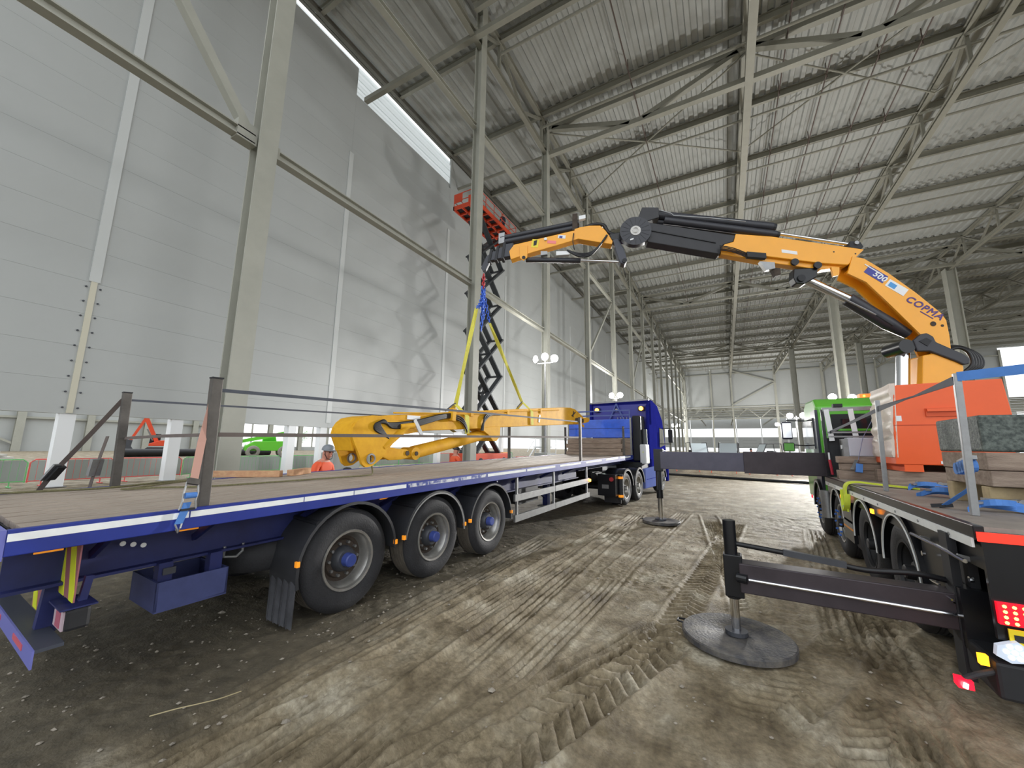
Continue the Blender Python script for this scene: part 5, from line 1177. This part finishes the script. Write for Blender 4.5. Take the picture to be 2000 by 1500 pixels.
# ---------------------------------------------------------------- light towers
def light_tower(x, y, z, heads, power, label, aim=(0, 0, -1), r=.22, beam=None):
    M = at(x, y, 0); R_ = root('light_tower', M, label, 'light tower', 'light towers'); Q_ = lambda: MB(M)
    Q_().box((-.5, -.8, .25), (.5, .8, 1.3)).build('generator', mat('generator_grey', (170, 172, 170), .5), R_, bevel=.04)
    for s in (-1, 1): Q_().lathe([(0, .1), (0, .28), (.16, .28), (.16, .1)], lambda a, c, d: (s*(.5+a), c, .28+d), 20).build('wheel', RUBBER, R_)
    for k in range(3): Q_().cyl((0, 0, 1.2+k*(z-1.4)/3), (0, 0, 1.3+(k+1)*(z-1.4)/3), .09-.02*k, n=10).build('mast', GALV, R_)
    w = .62*(len(heads)-1)
    Q_().bar((-w/2, 0, z-.35), (w/2+.01, 0, z-.35), .06, .06).build('head_bar', GALV, R_)
    for i, (dx, dz, lx) in enumerate(heads):
        c = Vector((dx, -.06, z+dz)); d = Vector((lx, -1, -.1)).normalized()
        h = Q_().cyl(c-d*.22, c, .1, r+.05, n=18).build('lamp_head', GALV, R_)
        Q_().cyl(c, c+d*.02, r+.02, n=20).build('lens', WHL, h)
    if power:
        ld = D.lights.new('flood', 'POINT'); ld.energy = power; ld.shadow_soft_size = .7; ld.color = (1, .99, .97)
        lo_ = D.objects.new('flood', ld); COL.objects.link(lo_); lo_.parent = R_; lo_.location = (0, -.9, z)
    if beam:
        w_, cone, tgt = beam; ld = D.lights.new('flood_beam', 'SPOT'); ld.energy = w_; ld.spot_size = math.radians(cone); ld.spot_blend = 1; ld.shadow_soft_size = .35; ld.color = (1, .98, .94)
        lo_ = D.objects.new('flood_beam', ld); COL.objects.link(lo_); lo_.parent = R_; lo_.location = (0, -.4, z); lo_.rotation_euler = (Vector(tgt)-Vector((x, y-.4, z))).to_track_quat('-Z', 'Y').to_euler()
light_tower(-11.2, 25.4, 8.1, ((-.75, 0, -.6), (.0, .12, 0), (.75, -.08, .6)), 450, 'light tower with three glaring lamps in front of the third column', (.25, -1, -.12), .24, (3000, 60, (-1, 5, 0)))
light_tower(-11.0, 45.6, 7.8, ((-.5, 0, -.3), (.5, 0, .3)), 1800, 'light tower shining just above the blue lorry cab', (.3, -1, -.1), .3)
light_tower(8.5, 40.0, 5.9, ((-.62, .1, 0), (.62, 0, 0)), 5000, 'light tower shining above the green cab roof', (-.3, -1, -.1), .24, (30000, 48, (.8, 6, 0)))
light_tower(9.4, 70.0, 6.7, ((-.8, 0, 0), (.8, 0, 0)), 6000, 'light tower glaring beside the green cab mirror', (-.2, -1, -.05), .38)
light_tower(14.7, 140.0, 9.2, ((-.8, 0, 0), (.8, 0, 0)), 8000, 'distant light tower left of the green cab mirrors', (-.1, -1, -.05), .5)
light_tower(-14.2, 140.0, 9.3, ((-.8, 0, 0), (.8, 0, 0)), 8000, 'distant light tower beside the blue cab mirror', (.1, -1, -.05), .5)
light_tower(-17.5, 13.6, 1.45, ((-.3, -.3, 0), (.3, -.3, 0)), 0, 'low work light standing behind the trailer near the clad wall', (-1, .1, .3), .12)
ld = D.lights.new('work_light', 'SPOT'); ld.energy = 500; ld.spot_size = math.radians(140); ld.spot_blend = 1; ld.shadow_soft_size = .4
lo_ = D.objects.new('work_light', ld); COL.objects.link(lo_); lo_.location = (-17.6, 13.6, 1.2); lo_.rotation_euler = Vector((-1, .15, .9)).to_track_quat('-Z', 'Y').to_euler(); lo_.parent = D.objects['light_tower.006']; lo_.location = (-.1, 0, 1.2)

# ---------------------------------------------------------------- barriers
def barrier_proto(name, col, w=2.3, h=1.0, bars=True, fill=None):
    o = MB().tube([(0, 0, .15), (0, 0, h-.12), (.12, 0, h), (w-.12, 0, h), (w, 0, h-.12), (w, 0, .15)], .022, 8).build(name, col, smooth=60)
    MB().cyl((0, 0, .2), (w, 0, .2), .018, n=8).build('bottom_rail', col, o)
    if fill: MB().box((.03, -.005, .22), (w-.03, .005, h-.04)).build('infill_panel', fill, o)
    for x in (.35, w-.35): MB().bar((x, -.28, .02), (x, .28, .02), .05, .03).build('foot', col, o); MB().bar((x, 0, .02), (x, 0, .2), .03, .03).build('foot_post', col, o)
    if bars:
        for k in range(1, 12): MB().cyl((w*k/12, 0, .2), (w*k/12, 0, h-.02), .008, n=6).build('upright', col, o)
    return o
bg_ = barrier_proto('pedestrian_barrier', BARG, fill=BARGREY); br_ = barrier_proto('pedestrian_barrier', BARR, fill=BARGREY)
lab_n = 0
RZ = Matrix.Rotation(math.pi/2, 4, 'Z')
for k in range(18):
    src = br_ if k in (2, 3, 7, 12) else bg_
    used = src.get('category') is not None
    o = inst(src, None, (-22.9, -.4+2.36*k, 0), RZ) if used else src
    if not used: o.matrix_basis = Matrix.Translation((-22.9, -.4+2.36*k, 0)) @ RZ
    tag(o, '%s crowd barrier in the line under the clad wall, %s from the near end' % ('red' if src is br_ else 'green', ORD[k]), 'barrier', 'barriers under the wall')
# orange plastic barriers farther off
po = MB().prism([(-.22, 0), (.22, 0), (.14, .25), (.09, .9), (-.09, .9), (-.14, .25)], lambda a, c, t: (t, a, c), 0, 1.45).build('plastic_barrier', BAROR, bevel=.03)
MB().box((.3, -.23, .35), (1.15, .23, .6)).build('recess', mat('barrier_pale', (250, 190, 180), .5), po)
pos = [(-14.6+.0*k, 27.5+1.5*k) for k in range(4)]
for k, (x, y) in enumerate(pos):
    M_ = Matrix.Translation((x, y, 0)) @ Matrix.Rotation(math.pi/2+.05, 4, 'Z')
    o = po if k == 0 else inst(po, None, (0, 0, 0))
    o.matrix_basis = M_; tag(o, 'orange plastic barrier beyond the trailer by the scissor lift, %s from the near end' % ORD[k], 'barrier', 'plastic barriers')
rb_ = barrier_proto('pedestrian_barrier', BAROR)
for k in range(7):
    o = rb_ if k == 0 else inst(rb_, None, (0, 0, 0))
    o.matrix_basis = Matrix.Translation((-8.6+2.4*k, 33.5-.3*k, 0)); tag(o, 'orange crowd barrier in the line beyond both lorries, %s from the blue lorry' % ORD[k], 'barrier', 'orange barriers')
o = MB().tube([(-6.5, 29.2, .06), (-2.5, 27.3, .06), (.5, 26.1, .06), (3.6, 25.2, .06), (9, 24, .06)], .07, 10).build('ground_pipe', HOSE, smooth=60); tag(o, 'long black pipe lying across the ground beyond the lorries', 'pipe')
# pipes and materials beyond the wall
for k, (z, dy) in enumerate(((.45, 0),)):
    o = MB().cyl((-58, 17+dy, z), (-58, 33+dy, z), .45, n=18).build('plastic_pipe', HOSE, smooth=40); tag(o, 'big black pipe lying on the ground beyond the crowd barriers', 'pipe')
for k in range(4):
    o = MB().box((-27.5, -3+.05*k, .9+.12*k), (-26.3, 4.5-.2*k, 1.0+.12*k)).build('packed_sheet', mat('packed_white', (215, 212, 205), .6)); tag(o, 'pale packed sheet on the stack behind the barriers, %s from the bottom' % ORD[k], 'sheet', 'packed sheets')
o = root('stack_trestle', at(-27, 0, 0), 'trestle carrying pale packed sheets behind the barriers', 'trestle')
for y in (-2, 1, 4): MB().box((-27.5, y, 0), (-26.3, y+.15, .9)).build('trestle_leg', OLDWOOD, o)
# ---------------------------------------------------------------- distant machines
def excavator(M, label):
    r = root('excavator', M, label, 'excavator'); E_ = lambda: MB(M)
    for y in (-1.1, 1.1): E_().prism([(-1.9, .25), (-1.6, 0), (1.6, 0), (1.9, .25), (1.9, .6), (1.6, .85), (-1.6, .85), (-1.9, .6)], lambda a, c, t: (a, t, c), y-.28, y+.28).build('track', BLACKM, r, bevel=.04)
    E_().prism([(-1.9, 1.05), (1.5, 1.05), (1.5, 1.4), (.3, 1.9), (-1.7, 2.0), (-2.1, 1.6)], lambda a, c, t: (a, t, c), -1.2, 1.2).build('upper_body', REDOR, r, bevel=.06)
    E_().prism([(-1.8, 1.2), (-.2, 1.2), (-.4, 1.8), (-1.6, 1.8)], lambda a, c, t: (a, t, c), -1.23, -1.2).build('white_panel', WHITE, r)
    cbn = E_().prism([(.2, 1.3), (1.5, 1.3), (1.4, 2.2), (1.0, 2.9), (.2, 2.9)], lambda a, c, t: (a, t, c), -1.2, -.3).build('cab', BLACKM, r, bevel=.04)
    E_().prism([(.35, 1.6), (1.35, 1.6), (1.25, 2.2), (.95, 2.7), (.35, 2.7)], lambda a, c, t: (a, t, c), -1.22, -1.2).build('side_window', GLASS, cbn)
    E_().prism([(.4, 1.8), (.9, 1.7), (2.3, 4.9), (2.2, 5.4), (1.9, 5.3)], lambda a, c, t: (a, t, c), -.2, .2).build('boom', REDOR, r)
    E_().prism([(1.95, 5.4), (2.35, 5.4), (3.7, 1.9), (3.4, 1.8)], lambda a, c, t: (a, t, c), -.16, .16).build('dipper', REDOR, r)
    E_().prism([(3.3, 1.9), (4.0, 2.0), (4.3, 1.2), (3.9, .55), (3.1, .55), (3.4, 1.0)], lambda a, c, t: (a, t, c), -.5, .5).build('bucket', DGREY, r, bevel=.03)
    E_().cyl((1.0, 2.1, 0) if 0 else (1.1, 0, 1.9), (1.9, 0, 3.6), .09, n=10).build('boom_ram', GALV, r)
    E_().cyl((-.6, .5, 2.0), (-.6, .5, 2.25), .1, n=12).build('beacon', mat('beacon_yellow', (235, 225, 60), .4, emit=.6), r)
excavator(at(-77, 27.3, 0, math.radians(-108)), 'red tracked excavator standing far beyond the crowd barriers')
def telehandler(M, label):
    r = root('telehandler', M, label, 'telehandler'); E_ = lambda: MB(M)
    E_().prism([(-2.5, .8), (2.4, .8), (2.5, 1.3), (1.6, 1.9), (-2.0, 2.0), (-2.6, 1.6)], lambda a, c, t: (a, t, c), -1.1, 1.1).build('chassis', LIME, r, bevel=.06)
    for x in (-1.6, 1.6):
        for y in (-1.15, 1.15): MB(M).lathe([(-.25, .35), (-.25, .62), (-.18, .7), (.18, .7), (.25, .62), (.25, .35)], lambda a, c, d: (x+c, y+a, .7+d), 28).build('wheel', mat('dusty_tyre', (150, 146, 138), .8), r, smooth=50)
        E_().prism([(x-.95, .9), (x-.8, 1.5), (x+.8, 1.5), (x+.95, .9), (x+.8, .9), (x+.7, 1.4), (x-.7, 1.4), (x-.8, .9)], lambda a, c, t: (a, t, c), -1.35, -1.05).build('wheel_arch', LIME, r)
    cbn = E_().prism([(-.9, 1.6), (.7, 1.6), (.6, 2.9), (-.6, 2.95)], lambda a, c, t: (a, t, c), -1.1, -.2).build('cab', LIME, r, bevel=.06)
    E_().prism([(-.75, 1.9), (.55, 1.9), (.48, 2.75), (-.5, 2.8)], lambda a, c, t: (a, t, c), -1.13, -1.1).build('side_window', GLASS, cbn)
    E_().prism([(-2.4, 2.9), (-2.4, 3.4), (3.2, 2.0), (3.2, 1.6)], lambda a, c, t: (a, t, c), .1, .5).build('boom', LIME, r)
    E_().prism([(-2.6, 2.2), (-2.0, 2.0), (-2.0, 3.4), (-2.6, 3.5)], lambda a, c, t: (a, t, c), 0, .6).build('boom_mount', LIME, r)
    E_().prism([(3.1, 1.2), (3.4, 1.2), (3.4, 2.2), (3.1, 2.2)], lambda a, c, t: (a, t, c), -.6, 1.0).build('carriage', BLACKM, r)
    for y in (-.3, .7): E_().bar((3.3, y, 1.2), (4.5, y, 1.15), .12, .06).build('fork', BLACKM, r)
telehandler(at(-49.5, 28.0, 0, math.radians(-115)), 'bright green telehandler parked beyond the barriers')
def buggy(M, label, col, hood):
    r = root('utility_vehicle', M, label, 'utility vehicle', 'utility vehicles'); E_ = lambda: MB(M)
    E_().box((-1.5, -.8, .5), (1.5, .8, 1.1)).build('body', col, r, bevel=.12); E_().prism([(.5, 1.1), (1.6, .9), (1.6, .6), (.5, .6)], lambda a, c, t: (a, t, c), -.75, .75).build('bonnet', hood, r, bevel=.06)
    for x in (-1.0, 1.0):
        for y in (-.85, .85): E_().lathe([(-.12, .2), (-.12, .34), (.12, .34), (.12, .2)], lambda a, c, d: (x+c, y+a, .35+d), 20).build('wheel', RUBBER, r)
    for y in (-.7, .7): E_().tube([(-1.0, y, 1.1), (-.9, y, 2.25), (.3, y, 2.25), (.8, y, 1.1)], .04, 8).build('roll_cage', BLACKM, r)
    E_().prism([(.32, 2.2), (.36, 2.2), (.82, 1.12), (.78, 1.12)], lambda a, c, t: (a, t, c), -.65, .65).build('windscreen', mat('pale_glass', (190, 202, 208), .1), r)
    E_().box((-.5, -.65, 1.0), (-.2, .65, 1.6)).build('seat', BLACKM, r, bevel=.05)
buggy(at(-2.3, 39.5, 0, math.radians(-70)), 'dark utility vehicle with roll cage beyond the beam between the lorries', mat('buggy_maroon', (110, 44, 54), .5), WHITE)
buggy(at(.2, 38.5, 0, math.radians(-95)), 'utility vehicle with windscreen and red bonnet beyond the beam', WHITE, mat('buggy_red', (220, 50, 70), .4))
buggy(at(3.4, 44, 0, math.radians(-160)), 'small open dumper with black seat beyond the beam', mat('buggy_dark', (60, 62, 60), .5), BLACKM)
# white car, seen over the outrigger beam by the green cab
cM = at(7.4, 46, 0, math.radians(-80)); r = root('parked_car', cM, 'white parked car roof just left of the green cab', 'car')
MB(cM).prism([(-2.1, .4), (2.1, .4), (2.15, .8), (1.2, 1.0), (.6, 1.5), (-1.2, 1.55), (-2.0, 1.05), (-2.15, .8)], lambda a, c, t: (a, t, c), -.88, .88).build('body', WHITE, r, bevel=.08)
MB(cM).prism([(.98, 1.04), (.52, 1.42), (-1.1, 1.47), (-1.75, 1.08)], lambda a, c, t: (a, t, c), -.9, .9).build('window_band', GLASS, r)
for x in (-1.35, 1.35):
    for y in (-.85, .85): MB(cM).lathe([(-.1, .18), (-.1, .33), (.1, .33), (.1, .18)], lambda a, c, d: (x+c, y+a, .33+d), 20).build('wheel', RUBBER, r)
# site cabin steps
cM = at(-19.5, 41, 0, math.radians(0)); r = root('site_steps', cM, 'white steel access steps and landing beyond the trailer', 'steps')
MB(cM).box((-1.2, 2.4, 1.6), (1.2, 4.4, 1.75)).build('landing', WHITE, r)
for k in range(8): MB(cM).box((-.9, .3+.27*k, .2*k+.15), (.9, .55+.27*k, .2*k+.19)).build('tread', GALV, r)
for x in (-.95, .95):
    MB(cM).bar((x, .2, .1), (x, 2.4, 1.7), .06, .25).build('stringer', WHITE, r); MB(cM).bar((x, .2, 1.1), (x, 2.4, 2.7), .06, .06).build('handrail', WHITE, r)
    for y in (2.5, 4.3): MB(cM).bar((x, y, 0), (x, y, 2.7), .08, .08).build('support', WHITE, r)
o = root('crate', at(-21, 36, 0), 'orange crate stacked against the clad wall beyond the lift', 'crate'); MB().box((-21.6, 35.4, 0), (-20.4, 36.6, 1.1)).build('crate_body', mat('crate_orange', (245, 170, 110), .6), o)
for k in range(4): MB().box((-20.39, 35.4, .12+.27*k), (-20.36, 36.6, .3+.27*k)).build('slat', MATS['crate_orange'], o)
# dirt bank & hut behind on the left
# tree outside the far openings
tM = at(-120, 78, 0); r = root('tree', tM, 'small leafy tree outside the far bright openings', 'tree'); MB(tM).cyl((0, 0, 0), (0, 0, 3.2), .2, .1).build('trunk', BROWN, r)
lf = MB(tM); rnd = random.Random(3)
for k in range(260):
    a, b_, c = rnd.gauss(0, 1.3), rnd.gauss(0, 1.3), 4.0+rnd.gauss(0, .9); s_ = .3
    lf.add([(a-s_, b_, c), (a+s_, b_+rnd.uniform(-.2, .2), c+.1), (a, b_+s_, c+s_)], [(0, 1, 2)])
lf.build('foliage', mat('leaf_green', (120, 170, 90), .8), r)['kind'] = 'stuff'

# ---------------------------------------------------------------- people
def person(M, label, pose, top, legs, helm, hair=False, vest=None):
    r = root('person', M, label, 'person')
    me = D.meshes.new('body'); J, Ed, Rd = pose['J'], pose['E'], pose['R']
    me.from_pydata(J, Ed, []); ob = D.objects.new('tmp_body', me); COL.objects.link(ob)
    md = ob.modifiers.new('s', 'SKIN'); sk = me.skin_vertices[0].data
    for i, q in enumerate(Rd): sk[i].radius = q if isinstance(q, tuple) else (q, q)
    sk[0].use_root = True
    sb_ = ob.modifiers.new('d', 'SUBSURF'); sb_.levels = 2; sb_.render_levels = 2
    bpy.context.view_layer.update(); m2_ = D.meshes.new_from_object(ob.evaluated_get(bpy.context.evaluated_depsgraph_get())); D.objects.remove(ob)
    m2_.materials.clear()
    for q in (top, legs, SKIN, BLACKM): m2_.materials.append(q)
    hp = pose['hip']; nk = pose['neck']; hands = pose['hands']
    for p in m2_.polygons:
        c = p.center; p.use_smooth = True
        p.material_index = 1 if c.z < hp and all((c-Vector(h)).length > .16 for h in hands) else (2 if c.z > nk or any((c-Vector(h)).length < .13 for h in hands) else 0)
        if c.z < .1: p.material_index = 3
    b_ = D.objects.new('body', m2_); COL.objects.link(b_); b_.parent = r
    H = Vector(pose['head']); f = Vector(pose['face']).normalized(); s_ = Vector((0, 0, 1)).cross(f).normalized(); u = f.cross(s_)
    fr = M @ Matrix(((s_.x, f.x, u.x, H.x), (s_.y, f.y, u.y, H.y), (s_.z, f.z, u.z, H.z), (0, 0, 0, 1)))
    P_ = lambda: MB(fr)
    def ell(c, rx, ry, rz, lo=-1, n=14, m=10):
        v = []; fc = []
        for i in range(m+1):
            z = lo+(1-lo)*i/m; q = math.sqrt(max(0, 1-z*z))
            for k in range(n): a = 2*math.pi*k/n; v.append((c[0]+rx*q*math.cos(a), c[1]+ry*q*math.sin(a), c[2]+rz*z))
        for i in range(m):
            for k in range(n): fc.append((i*n+k, i*n+(k+1) % n, (i+1)*n+(k+1) % n, (i+1)*n+k))
        return v, fc
    hm = P_(); hm.add(*ell((0, -.005, .045), .105, .125, .105, -.05, 20, 8)); hm.add(*ell((0, .03, .042), .108, .15, .02, -1, 20, 6)); he = hm.build('helmet', helm, r, smooth=60)
    for sx in (-1, 1): P_().tube([(sx*.085, .0, .05), (sx*.078, .03, -.04), (sx*.05, .06, -.105), (0, .07, -.12)], .006, 6).build('chin_strap', BLACKM, he)
    nose = P_().prism([(.085, .03), (.118, -.025), (.09, -.035)], lambda a, c, t: (t, a, c), -.013, .013).build('nose', SKIN, r, bevel=.006)
    for sx in (-1, 1):
        P_().cyl((sx*.032, .082, .012), (sx*.032, .093, .012), .011, n=10).build('eye', mat('eye_dark', (40, 34, 32), .3), r)
        e_ = P_(); e_.add(*ell((sx*.082, .0, -.01), .012, .022, .032)); e_.build('ear', SKIN, r, smooth=60)
    P_().bar((-.026, .086, -.062), (.026, .086, -.062), .008, .01).build('mouth', mat('lip', (150, 84, 80), .5), r)
    if vest:
        for z in vest: 
            pass
    return r
def pose(lean=0, arm=.0):
    J = [(0, 0, .95), (0, lean*.1, 1.12), (0, lean*.25, 1.32), (0, lean*.33, 1.44), (0, lean*.4, 1.53), (0, lean*.45+.01, 1.62), (0, lean*.46+.02, 1.71),
         (.19, lean*.32, 1.41), (.25, lean*.36+.02, 1.14), (.24, lean*.5+.16, .93), (.24, lean*.5+.2, .85), (-.19, lean*.32, 1.41), (-.25, lean*.36+.02, 1.14), (-.24, lean*.5+.16, .93), (-.24, lean*.5+.2, .85),
         (.1, 0, .9), (.11, .01, .5), (.11, -.02, .1), (.11, .1, .05), (-.1, 0, .9), (-.11, .01, .5), (-.11, -.02, .1), (-.11, .1, .05)]
    for s, o in ((1, 10), (-1, 14)):
        pass
    E_ = [(0, 1), (1, 2), (2, 3), (3, 4), (4, 5), (5, 6), (3, 7), (7, 8), (8, 9), (9, 10), (3, 11), (11, 12), (12, 13), (13, 14), (0, 15), (15, 16), (16, 17), (17, 18), (0, 19), (19, 20), (20, 21), (21, 22)]
    R_ = [(.17, .13), (.16, .12), (.19, .13), (.12, .1), .06, (.085, .1), (.07, .085), .075, .055, .04, .035, .075, .055, .04, .035, .1, .075, .05, .045, .1, .075, .05, .045]
    hands = [J[10], J[14]]
    for w_, s in ((10, 1), (14, -1)):
        bx, by, bz = J[w_]
        for k in range(4):
            n0 = len(J); x = bx+s*(-.03+.02*k); J += [(x, by+.045, bz-.05), (x-s*.004, by+.06, bz-.085), (x-s*.006, by+.045, bz-.115-.008*(1.5-abs(k-1.5)))]; E_ += [(w_, n0), (n0, n0+1), (n0+1, n0+2)]; R_ += [.010, .009, .008]
        n0 = len(J); J += [(bx-s*.05, by+.05, bz-.02), (bx-s*.06, by+.07, bz-.05)]; E_ += [(w_, n0), (n0, n0+1)]; R_ += [.011, .009]
    return dict(J=J, E=E_, R=R_, hip=.98, neck=1.49, hands=hands, head=(0, lean*.455+.02, 1.655), face=(.25, 1, -.1))
person(at(-6.62, 4.62, -.09, math.radians(-75)), 'worker in grey helmet and orange jacket bending behind the trailer', pose(.5), HIOR, NAVY, HELM)
person(at(-7.6, 10.1, -.1, math.radians(-20)), 'worker in black helmet and orange vest behind the trailer', pose(.1), HIOR, NAVY, HELMK)
person(at(-16.3, 27.6, pz+.24, math.radians(60)), 'worker in dark clothes standing on the raised scissor lift platform', pose(.0), NAVY, NAVY, HELMK)
person(at(1.75, 36.5, 0, math.radians(160)), 'distant worker in dark top beyond the outrigger beam', pose(.0), NAVY, NAVY, HELMK)

# ---------------------------------------------------------------- loose stones
rnd = random.Random(5); pb = MB()
ico = [(0, 0, 1), (.9, 0, .3), (.28, .85, .3), (-.72, .53, .3), (-.72, -.53, .3), (.28, -.85, .3), (0, 0, -.6)]
icf = [(0, 1, 2), (0, 2, 3), (0, 3, 4), (0, 4, 5), (0, 5, 1), (6, 2, 1), (6, 3, 2), (6, 4, 3), (6, 5, 4), (6, 1, 5)]
for k in range(1500):
    x = rnd.uniform(-6.5, 2.5) if k % 3 else rnd.uniform(-5, -2.8); y = rnd.uniform(.5, 9)**1.0
    s_ = rnd.choice((.006, .008, .01, .012, .018)) if k > 25 else rnd.uniform(.02, .035)
    i_ = min(max(int(np.searchsorted(xs, x)), 0), nx-1); j_ = min(max(int(np.searchsorted(ys, y)), 0), ny-1)
    z = Z[i_, j_]; a = rnd.uniform(0, 6.3); q = (rnd.uniform(.7, 1.3), rnd.uniform(.7, 1.3), rnd.uniform(.5, .9))
    pb.add([(x+s_*(p[0]*q[0]*math.cos(a)-p[1]*q[1]*math.sin(a)), y+s_*(p[0]*q[0]*math.sin(a)+p[1]*q[1]*math.cos(a)), z+s_*p[2]*q[2]+s_*.2) for p in ico], icf)
o = pb.build('pebbles', mat('pebble', (150, 142, 130), .85, 0, .3, 20)); tag(o, 'loose pale pebbles scattered over the muddy ground', 'pebbles', kind='stuff')
tw_ = MB().tube(spline([(-3.3, 1.32, .01), (-3.2, 1.42, .03), (-3.12, 1.5, .04), (-3.07, 1.6, .035), (-3.04, 1.72, .03)], 6), .0035, 6).build('twig', mat('dry_stem', (180, 166, 130), .9)); tag(tw_, 'thin bent dry twig on the wet ground before the trailer', 'twig')
